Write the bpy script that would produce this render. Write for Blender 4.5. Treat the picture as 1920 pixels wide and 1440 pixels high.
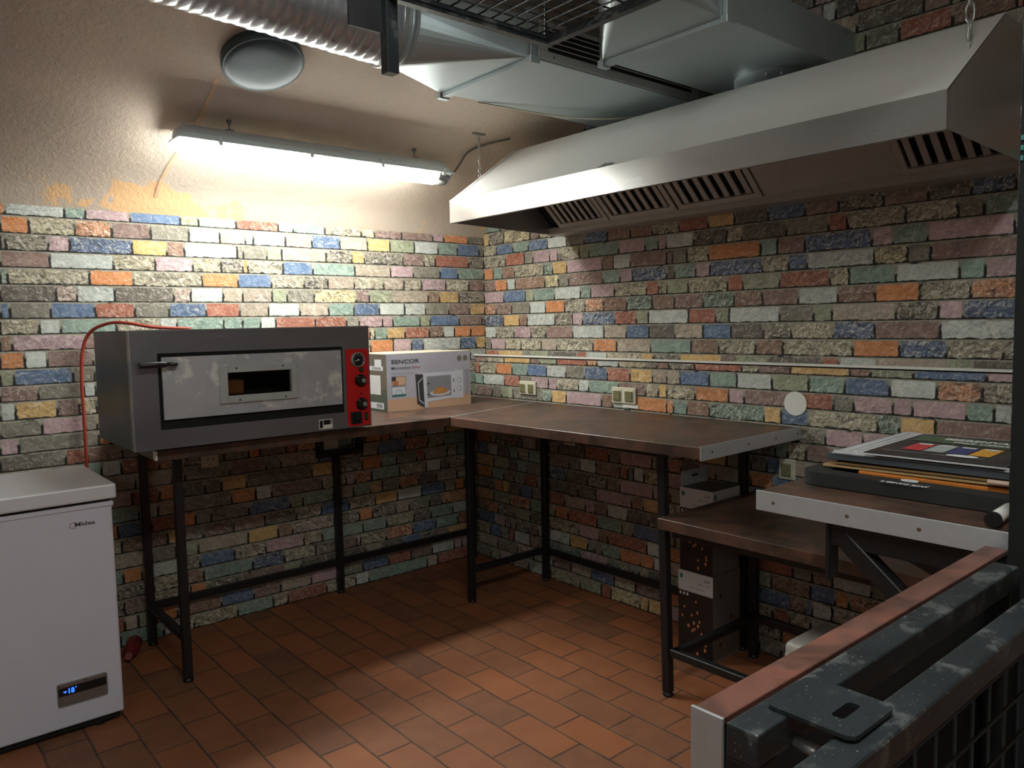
import bpy, bmesh, math, random
from mathutils import Vector, Matrix
for o in list(bpy.data.objects): bpy.data.objects.remove(o)
SC = bpy.context.scene
COL = SC.collection

# ------------------------------------------------------------------ camera
YAW, PITCH, ROLL = 0.70346, -0.07865, -0.0197
F = Vector((math.cos(PITCH)*math.sin(YAW), math.cos(PITCH)*math.cos(YAW), math.sin(PITCH)))
R0 = F.cross(Vector((0, 0, 1))).normalized(); U0 = R0.cross(F)
RR = math.cos(ROLL)*R0 + math.sin(ROLL)*U0; UU = -math.sin(ROLL)*R0 + math.cos(ROLL)*U0
cam = bpy.data.cameras.new('camera'); co = bpy.data.objects.new('camera', cam); COL.objects.link(co)
co.matrix_world = Matrix(((RR.x, UU.x, -F.x, -2.55843), (RR.y, UU.y, -F.y, -3.22761), (RR.z, UU.z, -F.z, 1.23328), (0, 0, 0, 1)))
cam.sensor_fit = 'HORIZONTAL'; cam.sensor_width = 36; cam.lens = 36*1444.5/1920; cam.clip_start = 0.02
SC.camera = co
# ------------------------------------------------------------------ world, exposure, light levels
w = bpy.data.worlds.new('world'); SC.world = w; w.use_nodes = True
w.node_tree.nodes['Background'].inputs[0].default_value = (0.02, 0.022, 0.025, 1)
w.node_tree.nodes['Background'].inputs[1].default_value = 0.5
vs = SC.view_settings; vs.view_transform = 'Standard'; vs.look = 'None'; vs.gamma = 1; vs.use_curve_mapping = False
vs.exposure = 0.0
LAMP_WALL = 80.0      # emission of the lit fluorescent fixture over the oven wall
LAMP_ROOM = 60.0      # emission of the second fixture and of the added fill fixture, both behind the picture

# ------------------------------------------------------------------ mesh helpers
ORG = {}
def srgb(r, g=None, b=None):
    if g is None: g = b = r
    f = lambda c: ((c/255)/12.92 if c/255 <= .04045 else ((c/255+.055)/1.055)**2.4)
    return (f(r), f(g), f(b))
class MB:
    """collects shapes (world coordinates) and links them as ONE mesh object"""
    def __init__(s): s.b = bmesh.new(); s.m = 0
    def _mk(s, vs, fs):
        v = [s.b.verts.new(p) for p in vs]; out = []
        for f in fs:
            try:
                q = s.b.faces.new([v[i] for i in f]); q.material_index = s.m; out.append(q)
            except ValueError: pass
        return v, out
    def box(s, x0, x1, y0, y1, z0, z1, bev=0, seg=1):
        x0, x1 = sorted((x0, x1)); y0, y1 = sorted((y0, y1)); z0, z1 = sorted((z0, z1))
        v, f = s._mk([(x0,y0,z0),(x1,y0,z0),(x1,y1,z0),(x0,y1,z0),(x0,y0,z1),(x1,y0,z1),(x1,y1,z1),(x0,y1,z1)],
              [(0,3,2,1),(4,5,6,7),(0,1,5,4),(1,2,6,5),(2,3,7,6),(3,0,4,7)])
        if bev: s._bev(f, bev, seg)
        return s
    def _bev(s, f, bev, seg):
        e = list({e for q in f for e in q.edges})
        bmesh.ops.bevel(s.b, geom=e, offset=bev, segments=seg, profile=.5, affect='EDGES', material=-1)
    def obox(s, c, ax, ay, az, hx, hy, hz, bev=0, seg=1):
        c = Vector(c); ax = Vector(ax).normalized()*hx; ay = Vector(ay).normalized()*hy; az = Vector(az).normalized()*hz
        P = [c+a*ax+b*ay+d*az for d in (-1, 1) for a, b in ((-1,-1),(1,-1),(1,1),(-1,1))]
        v, f = s._mk(P, [(0,3,2,1),(4,5,6,7),(0,1,5,4),(1,2,6,5),(2,3,7,6),(3,0,4,7)])
        if bev: s._bev(f, bev, seg)
        return s
    def bar(s, p, q, w=.028, up=(0, 0, 1), w2=None, bev=.002):
        p = Vector(p); q = Vector(q); d = q-p; u = Vector(up)
        if abs(d.normalized().dot(u)) > .99: u = Vector((1, 0, 0))
        sd = d.cross(u).normalized(); u2 = sd.cross(d).normalized()
        return s.obox((p+q)/2, d, sd, u2, d.length/2, w/2, (w2 or w)/2, bev)
    def prism(s, pts, k, a, b, bev=0, seg=1):
        """polygon in the two axes other than k, extruded from a to b along axis k"""
        def P(p, c):
            l = list(p); l.insert(k, c); return tuple(l)
        n = len(pts)
        v, f = s._mk([P(p, a) for p in pts]+[P(p, b) for p in pts],
              [tuple(range(n))[::-1], tuple(range(n, 2*n))]+[(i, (i+1) % n, n+(i+1) % n, n+i) for i in range(n)])
        if bev: s._bev(f, bev, seg)
        return s
    def ring(s, c, n, r, seg=24, ref=None):
        n = Vector(n).normalized(); t = Vector(ref) if ref else (Vector((0, 0, 1)) if abs(n.z) < .9 else Vector((1, 0, 0)))
        a = n.cross(t).normalized(); b = n.cross(a)
        return [Vector(c)+r*(math.cos(2*math.pi*i/seg)*a+math.sin(2*math.pi*i/seg)*b) for i in range(seg)]
    def lathe(s, p, d, prof, seg=24, caps=True):
        """prof: (distance along d, radius)"""
        p = Vector(p); d = Vector(d).normalized(); rs = []
        for h, r in prof: rs.append([s.b.verts.new(q) for q in s.ring(p+d*h, d, max(r, 1e-5), seg)])
        for A, B in zip(rs, rs[1:]):
            for i in range(seg):
                f = s.b.faces.new((A[i], A[(i+1) % seg], B[(i+1) % seg], B[i])); f.material_index = s.m; f.smooth = True
        if caps:
            for A in (rs[0], rs[-1]):
                f = s.b.faces.new(A); f.material_index = s.m
        return s
    def cyl(s, p, q, r, seg=20, r2=None):
        d = Vector(q)-Vector(p); return s.lathe(p, d, [(0, r), (d.length, r if r2 is None else r2)], seg)
    def tube(s, path, r, seg=10, sub=6):
        P = [Vector(p) for p in path]
        if sub > 1 and len(P) > 2:
            Q = []
            for i in range(len(P)-1):
                a = P[max(i-1, 0)]; b = P[i]; c = P[i+1]; d = P[min(i+2, len(P)-1)]
                for k in range(sub):
                    t = k/sub; Q.append(.5*((2*b)+(c-a)*t+(2*a-5*b+4*c-d)*t*t+(3*b-a-3*c+d)*t**3))
            P = Q+[P[-1]]
        rs = []; ref = None
        for i, p in enumerate(P):
            d = (P[min(i+1, len(P)-1)]-P[max(i-1, 0)]).normalized()
            if ref is None: ref = d.orthogonal().normalized()
            ref = (ref-d*ref.dot(d)).normalized(); b = d.cross(ref)
            rs.append([s.b.verts.new(p+r*(math.cos(2*math.pi*k/seg)*ref+math.sin(2*math.pi*k/seg)*b)) for k in range(seg)])
        for A, B in zip(rs, rs[1:]):
            for i in range(seg):
                f = s.b.faces.new((A[i], A[(i+1) % seg], B[(i+1) % seg], B[i])); f.material_index = s.m; f.smooth = True
        for A in (rs[0], rs[-1]): s.b.faces.new(A).material_index = s.m
        return s
    def loft(s, loops, caps=False):
        rs = [[s.b.verts.new(p) for p in L] for L in loops]; n = len(rs[0])
        for A, B in zip(rs, rs[1:]):
            for i in range(n):
                f = s.b.faces.new((A[i], A[(i+1) % n], B[(i+1) % n], B[i])); f.material_index = s.m
        if caps:
            for A in (rs[0], rs[-1]): s.b.faces.new(A).material_index = s.m
        return s
    def poly(s, pts):
        s._mk(pts, [tuple(range(len(pts)))]); return s
    def build(s, name, mats, parent=None, loc=None, smooth=False, recalc=True, split=False):
        if split:                                     # every separate piece becomes an object of its own
            s.b.verts.ensure_lookup_table(); seen = set(); out = []
            for v0 in s.b.verts:
                if v0 in seen: continue
                st = [v0]; isl = []
                seen.add(v0)
                while st:
                    v = st.pop(); isl.append(v)
                    for e in v.link_edges:
                        q = e.other_vert(v)
                        if q not in seen: seen.add(q); st.append(q)
                m2 = MB(); mp = {v: m2.b.verts.new(v.co) for v in isl}; fs = {f for v in isl for f in v.link_faces}
                for f in sorted(fs, key=lambda f: f.index):
                    nf = m2.b.faces.new([mp[v] for v in f.verts]); nf.material_index = f.material_index; nf.smooth = f.smooth
                out.append(m2.build(name, mats, parent, loc, smooth, recalc))
            s.b.free(); return out[0]
        L = ORG[parent.name] if parent else Vector(loc if loc is not None else (0, 0, 0))
        if recalc: bmesh.ops.recalc_face_normals(s.b, faces=s.b.faces)
        for v in s.b.verts: v.co -= L
        me = bpy.data.meshes.new(name); s.b.to_mesh(me); s.b.free()
        for m in (mats if isinstance(mats, (list, tuple)) else [mats]): me.materials.append(m)
        if smooth:
            for p in me.polygons: p.use_smooth = True
        o = bpy.data.objects.new(name, me); COL.objects.link(o); ORG[o.name] = L
        if parent: o.parent = parent
        else: o.location = L
        return o
def tag(o, label=None, cat=None, group=None, kind=None):
    if label: o['label'] = label
    if cat: o['category'] = cat
    if group: o['group'] = group
    if kind: o['kind'] = kind
    return o
def thing(name, label, cat, loc, group=None):
    o = bpy.data.objects.new(name, None); COL.objects.link(o); o.location = loc; o.empty_display_size = .05
    ORG[o.name] = Vector(loc); return tag(o, label, cat, group)
def struct(o): o['kind'] = 'structure'; return o
def text(name, s, org, xd, yd, width, mat, parent, height=None, ext=.0004, bold=0, align='LEFT'):
    cu = bpy.data.curves.new(name, 'FONT'); cu.body = s; cu.size = 1; cu.extrude = 0; cu.offset = bold; cu.resolution_u = 3
    t = bpy.data.objects.new(name, cu); COL.objects.link(t)
    dg = bpy.context.evaluated_depsgraph_get(); me = bpy.data.meshes.new_from_object(t.evaluated_get(dg))
    bpy.data.objects.remove(t); bpy.data.curves.remove(cu)
    xs = [v.co.x for v in me.vertices]; ys = [v.co.y for v in me.vertices]
    x0, x1, y0, y1 = min(xs), max(xs), min(ys), max(ys); kx = width/(x1-x0); ky = height/(y1-y0) if height else kx
    X = Vector(xd).normalized(); Y = Vector(yd).normalized(); N = X.cross(Y); L = ORG[parent.name]
    for v in me.vertices: v.co = Vector(org)-L+X*((v.co.x-x0)*kx)+Y*((v.co.y-y0)*ky)+N*ext
    me.materials.clear(); me.materials.append(mat)
    o = bpy.data.objects.new(name, me); COL.objects.link(o); o.parent = parent; ORG[o.name] = L
    return o

# ------------------------------------------------------------------ materials
def newmat(name):
    m = bpy.data.materials.new(name); m.use_nodes = True; nt = m.node_tree
    return m, nt, nt.nodes['Principled BSDF']
class NB:
    """tiny node builder"""
    def __init__(s, nt): s.nt = nt
    def n(s, t, **kw):
        k = s.nt.nodes.new(t)
        for a, b in kw.items(): setattr(k, a, b)
        return k
    def put(s, sock, v):
        if v is None: return
        if hasattr(v, 'is_output'): s.nt.links.new(v, sock)
        else: sock.default_value = v
    def math(s, op, a, b=None, c=None, clamp=False):
        k = s.n('ShaderNodeMath', operation=op, use_clamp=clamp); s.put(k.inputs[0], a); s.put(k.inputs[1], b); s.put(k.inputs[2], c); return k.outputs[0]
    def vm(s, op, a, b=None):
        k = s.n('ShaderNodeVectorMath', operation=op); s.put(k.inputs[0], a)
        if b is not None:
            if op == 'SCALE': s.put(k.inputs[3], b)
            else: s.put(k.inputs[1], b)
        return k.outputs['Value'] if op in ('LENGTH', 'DOT_PRODUCT', 'DISTANCE') else k.outputs[0]
    def noise(s, vec, scale, detail=3, rough=.5, dist=0):
        k = s.n('ShaderNodeTexNoise'); s.put(k.inputs['Vector'], vec); k.inputs['Scale'].default_value = scale
        k.inputs['Detail'].default_value = detail; k.inputs['Roughness'].default_value = rough; k.inputs['Distortion'].default_value = dist
        return k
    def mix(s, f, a, b, mode='MIX'):
        k = s.n('ShaderNodeMix', data_type='RGBA', blend_type=mode); s.put(k.inputs[0], f)
        for i, v in ((6, a), (7, b)):
            if isinstance(v, tuple) and len(v) == 3: v = v+(1,)
            s.put(k.inputs[i], v)
        return k.outputs[2]
    def mr(s, v, a, b, c=0.0, d=1.0, smooth=False):
        k = s.n('ShaderNodeMapRange'); k.interpolation_type = 'SMOOTHSTEP' if smooth else 'LINEAR'
        s.put(k.inputs[0], v)
        for i, q in ((1, a), (2, b), (3, c), (4, d)): s.put(k.inputs[i], q)
        return k.outputs[0]
    def obj(s): return s.n('ShaderNodeTexCoord').outputs['Object']
    def geo(s): return s.n('ShaderNodeNewGeometry').outputs['Position']
    def bump(s, h, strength, dist=.01):
        k = s.n('ShaderNodeBump'); k.inputs['Strength'].default_value = strength; k.inputs['Distance'].default_value = dist; s.put(k.inputs['Height'], h); return k.outputs[0]
def pm(name, col, rough=.5, metal=0., var=.12, scale=30, bump=0., spots=None, spotscale=60, spotamt=.5, emit=None, emits=0, coat=0, spec=None, stretch=None, specks=None):
    m, nt, p = newmat(name); B = NB(nt); v = B.geo()
    if stretch: v = B.vm('MULTIPLY', v, stretch)
    nz = B.noise(v, scale, 4, .6)
    c = B.mix(nz.outputs[0], tuple(x*(1-var*1.6) for x in col), tuple(min(1, x*(1+var*1.6)) for x in col))
    if spots:
        k = B.noise(v, spotscale, 5, .7)
        c = B.mix(B.mr(k.outputs[0], 1-spotamt, 1-spotamt+.08), c, spots)
    if specks:
        k2 = B.noise(B.geo(), 330, 2, .5); c = B.mix(B.mr(k2.outputs[0], .70, .73), c, specks)
    B.put(p.inputs['Base Color'], c)
    B.put(p.inputs['Roughness'], B.mr(nz.outputs[0], .2, .8, max(.02, rough-.07), min(1, rough+.07)))
    p.inputs['Metallic'].default_value = metal
    if spec is not None: p.inputs['Specular IOR Level'].default_value = spec
    if coat: p.inputs['Coat Weight'].default_value = coat
    if bump: B.put(p.inputs['Normal'], B.bump(nz.outputs[0], bump, .004))
    if emit: p.inputs['Emission Color'].default_value = emit+(1,); p.inputs['Emission Strength'].default_value = emits
    return m
M = {}
M['steel'] = pm('brushed_stainless_steel', srgb(176, 176, 176), .34, .7, .05, 3, stretch=(2, 2, 40))
M['steel_hood'] = pm('satin_hood_steel', srgb(214, 211, 207), .42, .22, .04, 2, stretch=(30, 1, 3))
M['steel_lip'] = pm('polished_hood_lip', srgb(178, 176, 174), .25, .75, .03, 2, stretch=(30, 1, 3))
M['steel_in'] = pm('filter_steel', srgb(158, 150, 145), .42, .35, .1, 20)
M['oven_side_shaded'] = pm('oven_steel_shaded_side', srgb(46, 52, 54), .38, .05, .1, 4)  # same steel as the casing, its dark reflection painted into the colour
M['steel_light'] = pm('dull_light_steel', srgb(178, 180, 178), .4, .3, .08, 20)
M['oven_steel'] = pm('oven_dark_steel', srgb(132, 129, 134), .24, .6, .1, 3, stretch=(1, 1, 6))
M['oven_door'] = pm('oven_door_worn_steel', srgb(178, 178, 182), .40, .3, .16, 11, spots=srgb(222, 220, 214), spotscale=12, spotamt=.46)
M['galv'] = pm('galvanised_sheet', srgb(156, 166, 168), .42, .52, .10, 7)
M['flex'] = pm('aluminium_foil_duct', srgb(176, 180, 186), .3, .6, .05, 30)
M['alu'] = pm('aluminium_edge_strip', srgb(196, 198, 202), .42, .55, .06, 50, spots=srgb(120, 112, 105), spotscale=25, spotamt=.32)
M['black_metal'] = pm('black_painted_steel', srgb(26, 26, 27), .45, .1, .3, 60)
M['black_worn'] = pm('worn_black_painted_steel', srgb(44, 49, 52), .36, .15, .35, 9, spots=srgb(88, 90, 90), spotscale=18, spotamt=.47, specks=srgb(170, 175, 178))
M['wire'] = pm('dark_mesh_wire', srgb(40, 42, 46), .65, 0, .2, 60)
M['white'] = pm('white_enamel', srgb(202, 200, 212), .38, 0, .02, 8)
M['white_lid'] = pm('white_lid', srgb(206, 204, 208), .33, 0, .03, 6)
M['white_plastic'] = pm('white_plastic', srgb(212, 210, 204), .4, 0, .03, 20)
M['ivory'] = pm('ivory_socket_plastic', srgb(198, 192, 172), .4, 0, .04, 20)
M['socket_flap'] = pm('smoky_socket_flap', srgb(110, 108, 78), .15, 0, .3, 60)
M['black'] = pm('black_plastic', srgb(20, 20, 21), .38, 0, .15, 40)
M['black_matte'] = pm('matte_black', srgb(10, 10, 11), .9, 0, .15, 40)
M['red_panel'] = pm('red_control_panel', srgb(190, 26, 26), .38, 0, .06, 8)
M['red_cable'] = pm('red_cable', srgb(150, 52, 36), .5, 0, .1, 30)
M['grey_cable'] = pm('grey_cable', srgb(105, 104, 98), .6, 0, .1, 30)
M['lettering_dark'] = pm('dark_print', srgb(72, 72, 74), .6, 0, .02)
M['lettering_grey'] = pm('pale_grey_print', srgb(168, 168, 178), .6, 0, .02)
M['lettering_red'] = pm('brown_red_print', srgb(150, 70, 52), .6, 0, .02)
M['lettering_white'] = pm('white_print', srgb(222, 222, 222), .6, 0, .02)
M['screw'] = pm('screw_head', srgb(120, 105, 88), .4, .7, .2, 80)
M['card'] = pm('brown_cardboard', srgb(176, 142, 98), .8, 0, .08, 25)
M['carton_grey'] = pm('grey_carton', srgb(118, 110, 104), .7, 0, .1, 10)
M['carton_white'] = pm('white_carton', srgb(196, 195, 198), .6, 0, .03, 10)
M['carton_black'] = pm('black_carton', srgb(24, 20, 19), .45, 0, .1, 10)
M['copper'] = pm('copper_print_dots', srgb(190, 120, 82), .5, 0, .25, 90)
M['teal_print'] = pm('teal_print', srgb(40, 110, 104), .6, 0, .05)
M['orange_wood'] = pm('orange_stained_wood', srgb(200, 118, 48), .45, 0, .1, 12)
M['slate'] = pm('black_board_frame', srgb(36, 37, 38), .55, 0, .25, 14)
M['blue_led'] = pm('blue_led_digits', srgb(20, 60, 255), .5, emit=(.02, .12, 1.0), emits=3.0)
M['glass_dark'] = pm('oven_glass', srgb(16, 16, 18), .08, 0, .05)
M['green'] = pm('green_lens', srgb(22, 92, 42), .2, 0, .1)
M['maroon'] = pm('maroon_bottle', srgb(110, 32, 36), .35, 0, .1)
M['bulkhead'] = pm('grey_glass_shade', srgb(54, 72, 78), .42, 0, .12, 6)
M['lamp_body'] = pm('lamp_housing_grey', srgb(200, 208, 210), .5, 0, .05)
m, nt, p = newmat('clear_diffuser_lit'); p.inputs['Base Color'].default_value = (.8, .8, .8, 1)
p.inputs['Emission Color'].default_value = (.96, 1.0, .93, 1); p.inputs['Emission Strength'].default_value = LAMP_WALL; M['lit'] = m
m, nt, p = newmat('second_diffuser_lit'); p.inputs['Base Color'].default_value = (.8, .8, .8, 1)
p.inputs['Emission Color'].default_value = (.91, .99, .95, 1); p.inputs['Emission Strength'].default_value = LAMP_ROOM; M['lit2'] = m
m, nt, p = newmat('clear_polycarbonate'); p.inputs['Base Color'].default_value = (.9, .92, .93, 1); p.inputs['Roughness'].default_value = .12
p.inputs['Transmission Weight'].default_value = .8; p.inputs['IOR'].default_value = 1.4; M['clear'] = m
m, nt, p = newmat('oven_window_glass'); p.inputs['Base Color'].default_value = (.6, .58, .55, 1); p.inputs['Roughness'].default_value = .02
p.inputs['Transmission Weight'].default_value = 1; p.inputs['IOR'].default_value = 1.12; M['glass'] = m

def worktop_mat(name, base, seed=0):
    m, nt, p = newmat(name); B = NB(nt); v = B.geo()
    a = B.noise(B.vm('ADD', v, (seed, seed, 0)), 3.5, 6, .65, .6); b = B.noise(v, 26, 5, .7); c = B.noise(v, 9, 5, .6, 1.0)
    col = B.mix(B.mr(a.outputs[0], .35, .65), tuple(x*.6 for x in base), tuple(x*1.55 for x in base))
    col = B.mix(B.mr(c.outputs[0], .48, .64, 0, .8), col, tuple(x*f_ for x, f_ in zip(base, (1.9, 1.45, 1.3)))); col = B.mix(B.mr(c.outputs[0], .46, .34, 0, .6), col, tuple(x*.45 for x in base)); col = B.mix(B.mr(b.outputs[0], .60, .75, 0, .5), col, srgb(120, 100, 88))
    B.put(p.inputs['Base Color'], col); B.put(p.inputs['Roughness'], B.mr(a.outputs[0], .3, .7, .32, .48))
    B.put(p.inputs['Normal'], B.bump(b.outputs[0], .08, .002)); return m
M['worktop'] = worktop_mat('rust_brown_laminate', srgb(72, 54, 45))
M['worktop_edge'] = worktop_mat('rust_brown_laminate_edge', srgb(76, 54, 44), 3)
M['bar_edge'] = worktop_mat('reddish_brown_laminate', srgb(100, 70, 62), 7)

def floor_mat():
    m, nt, p = newmat('terracotta_tiles'); B = NB(nt); v = B.geo()
    s = B.n('ShaderNodeSeparateXYZ'); B.put(s.inputs[0], v)
    wob = B.noise(v, 5, 2); wv = B.math('MULTIPLY', B.math('SUBTRACT', wob.outputs[0], .5), .012)
    c = B.n('ShaderNodeCombineXYZ'); B.put(c.inputs[0], B.math('ADD', B.math('SUBTRACT', s.outputs[1], -1.004-.228*40), wv))
    B.put(c.inputs[1], B.math('ADD', B.math('SUBTRACT', s.outputs[0], -1.498-.1205*40), wv))
    t = B.n('ShaderNodeTexBrick'); B.put(t.inputs['Vector'], c.outputs[0]); t.offset = .5; t.offset_frequency = 2; t.squash = 1
    t.inputs['Scale'].default_value = 1; t.inputs['Mortar Size'].default_value = .0042; t.inputs['Mortar Smooth'].default_value = .6; t.inputs['Bias'].default_value = 0
    t.inputs['Brick Width'].default_value = .228; t.inputs['Row Height'].default_value = .1205
    t.inputs['Color1'].default_value = srgb(156, 92, 56)+(1,); t.inputs['Color2'].default_value = srgb(118, 78, 56)+(1,); t.inputs['Mortar'].default_value = srgb(58, 50, 46)+(1,)
    n1 = B.noise(v, 2.2, 4, .6); n2 = B.noise(v, 60, 4, .7); n3 = B.noise(v, 11, 4, .6)
    col = B.mix(B.mr(n1.outputs[0], .35, .7, 0, .5), t.outputs[0], B.mix(.6, t.outputs[0], srgb(104, 70, 60)))
    col = B.mix(B.mr(n3.outputs[0], .4, .75, 0, .35), col, srgb(158, 106, 70))
    col = B.mix(B.mr(n2.outputs[0], .74, .8, 0, .5), col, srgb(150, 135, 120))
    B.put(p.inputs['Base Color'], col); B.put(p.inputs['Roughness'], B.mr(n1.outputs[0], .3, .7, .5, .7)); p.inputs['Specular IOR Level'].default_value = .35
    h = B.math('SUBTRACT', B.math('MULTIPLY', n2.outputs[0], .12), t.outputs[1]); B.put(p.inputs['Normal'], B.bump(h, .5, .004)); return m
M['floor'] = floor_mat()

def plaster_mat():
    m, nt, p = newmat('rough_vault_plaster'); B = NB(nt); v = B.geo()
    s = B.n('ShaderNodeSeparateXYZ'); B.put(s.inputs[0], v)
    n1 = B.noise(v, 55, 5, .72, .4); n2 = B.noise(v, 1.4, 4, .6); n3 = B.noise(v, 9, 5, .62, .3); n4 = B.noise(v, 2.6, 3, .5)
    col = B.mix(B.mr(n2.outputs[0], .35, .7), srgb(190, 174, 158), srgb(174, 161, 150))
    col = B.mix(B.mr(n3.outputs[0], .35, .8, 0, .35), col, srgb(196, 172, 146))
    low = B.mr(s.outputs[2], 1.70, 1.83, 1, 0)                       # the flaking paint sits in a band above the paper
    left = B.mr(s.outputs[0], -1.35, -.95, 1, .25)
    f = B.math('MULTIPLY', B.math('MULTIPLY', low, left), B.mr(n4.outputs[0], .38, .62))
    f = B.mr(B.math('ADD', f, B.math('MULTIPLY', B.math('SUBTRACT', n3.outputs[0], .5), 1.6)), .36, .42)
    col = B.mix(f, col, srgb(216, 174, 130))
    B.put(p.inputs['Base Color'], col); p.inputs['Roughness'].default_value = .9
    B.put(p.inputs['Normal'], B.bump(B.math('ADD', n1.outputs[0], B.math('MULTIPLY', n3.outputs[0], .8)), .48, .012)); return m
M['plaster'] = plaster_mat()
M['plaster_plain'] = pm('grey_plaster_wall', srgb(186, 184, 180), .9, 0, .1, 8, bump=.3)

def brick_mat():
    m, nt, p = newmat('printed_brick_wallpaper'); B = NB(nt)
    uv = B.n('ShaderNodeUVMap', uv_map='local').outputs[0]; hf = B.n('ShaderNodeUVMap', uv_map='half').outputs[0]
    ca = B.n('ShaderNodeVertexColor', layer_name='brick'); pos = B.geo()
    nd = B.noise(pos, 42, 3, .6); nf = B.noise(pos, 150, 2, .5)
    dv = B.vm('SUBTRACT', nd.outputs['Color'], (.5, .5, .5)); rough = ca.outputs['Alpha']
    amp = B.mr(rough, 0, 1, .011, .022)
    q = B.vm('ADD', uv, B.vm('SCALE', dv, amp))
    d0 = B.vm('SUBTRACT', B.vm('ABSOLUTE', q), B.vm('SUBTRACT', hf, (.0086, .0087, 0)))
    ln = B.vm('LENGTH', B.vm('MULTIPLY', B.vm('MAXIMUM', d0, (0, 0, 0)), (1, 1, 0)))
    mask = B.mr(ln, .0030, .0054, 1, 0)                              # 1 inside the brick
    sp = B.n('ShaderNodeSeparateXYZ'); B.put(sp.inputs[0], q); sh = B.n('ShaderNodeSeparateXYZ'); B.put(sh.inputs[0], hf)
    # printed stone: mottling, crumbled hollows on the rough ones
    n1 = B.noise(pos, 24, 5, .68, .5); n2 = B.noise(pos, 80, 4, .7); n4 = B.noise(B.vm('MULTIPLY', pos, (1, 1, 2.2)), 17, 4, .6, 1.4)
    c = B.mix(B.mr(n1.outputs[0], .3, .7), B.mix(.26, ca.outputs[0], (.04, .035, .03)), B.mix(.12, ca.outputs[0], (.72, .68, .62)))
    crag = B.math('MULTIPLY', B.mr(n4.outputs[0], .54, .60), rough)
    c = B.mix(B.math('MULTIPLY', crag, .6), c, (.05, .045, .04))
    crk = B.math('MULTIPLY', B.mr(B.math('ABSOLUTE', B.math('SUBTRACT', n1.outputs[0], .5)), 0, .022, 1, 0), B.mr(rough, 0, 1, .18, .75))
    c = B.mix(crk, c, (.06, .05, .045))
    c = B.mix(B.mr(n2.outputs[0], .62, .75, 0, .3), c, (.5, .47, .42))
    # the photographic relief printed on the paper
    e1 = B.noise(pos, 46, 4, .62, .6); e2 = B.noise(B.vm('ADD', pos, (.0022, .0022, .0036)), 46, 4, .62, .6)
    emb = B.math('MULTIPLY', B.math('SUBTRACT', e1.outputs[0], e2.outputs[0]), B.mr(rough, 0, 1, 1.0, 2.6))
    up = B.mr(emb, 0, .5, 0, .7); dn = B.mr(emb, 0, -.5, 0, .75)
    c = B.mix(up, c, (.75, .70, .62)); c = B.mix(dn, c, (.035, .03, .028))
    # printed joints: pale mortar with dark gaps mostly under and left of bricks
    n5 = B.noise(pos, 13, 3, .6)
    under = B.mr(B.math('ADD', B.math('DIVIDE', sp.outputs[1], sh.outputs[1]), B.math('MULTIPLY', B.math('SUBTRACT', n5.outputs[0], .5), 5.0)), 0, .45, 1, 0)
    mort = B.mix(under, B.mix(n2.outputs[0], srgb(106, 101, 90), srgb(170, 164, 148)), srgb(38, 36, 33))
    col = B.mix(mask, mort, c)
    B.put(p.inputs['Base Color'], col); p.inputs['Roughness'].default_value = .72
    p.inputs['Specular IOR Level'].default_value = .25
    h = B.math('ADD', B.math('MULTIPLY', mask, .5), B.math('MULTIPLY', n1.outputs[0], B.mr(rough, 0, 1, .35, 1.1)))
    B.put(p.inputs['Normal'], B.bump(h, .3, .004)); return m
M['brick'] = brick_mat()
BC = dict(o=(198,122,64), r=(156,86,62), R=(196,132,92), m=(130,100,92), g=(120,114,101), w=(190,194,188), c=(172,160,132), p=(180,148,153),
          b=(76,102,138), D=(126,116,100), n=(134,99,80), y=(205,164,100), t=(126,148,136), G=(142,146,118), l=(166,149,132), k=(92,83,74),
          L=(180,156,144), C=(166,155,131), B=(78,98,130), Y=(194,176,130), T=(114,136,122))
ROUGH = set('cCDBLTYR')
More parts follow.
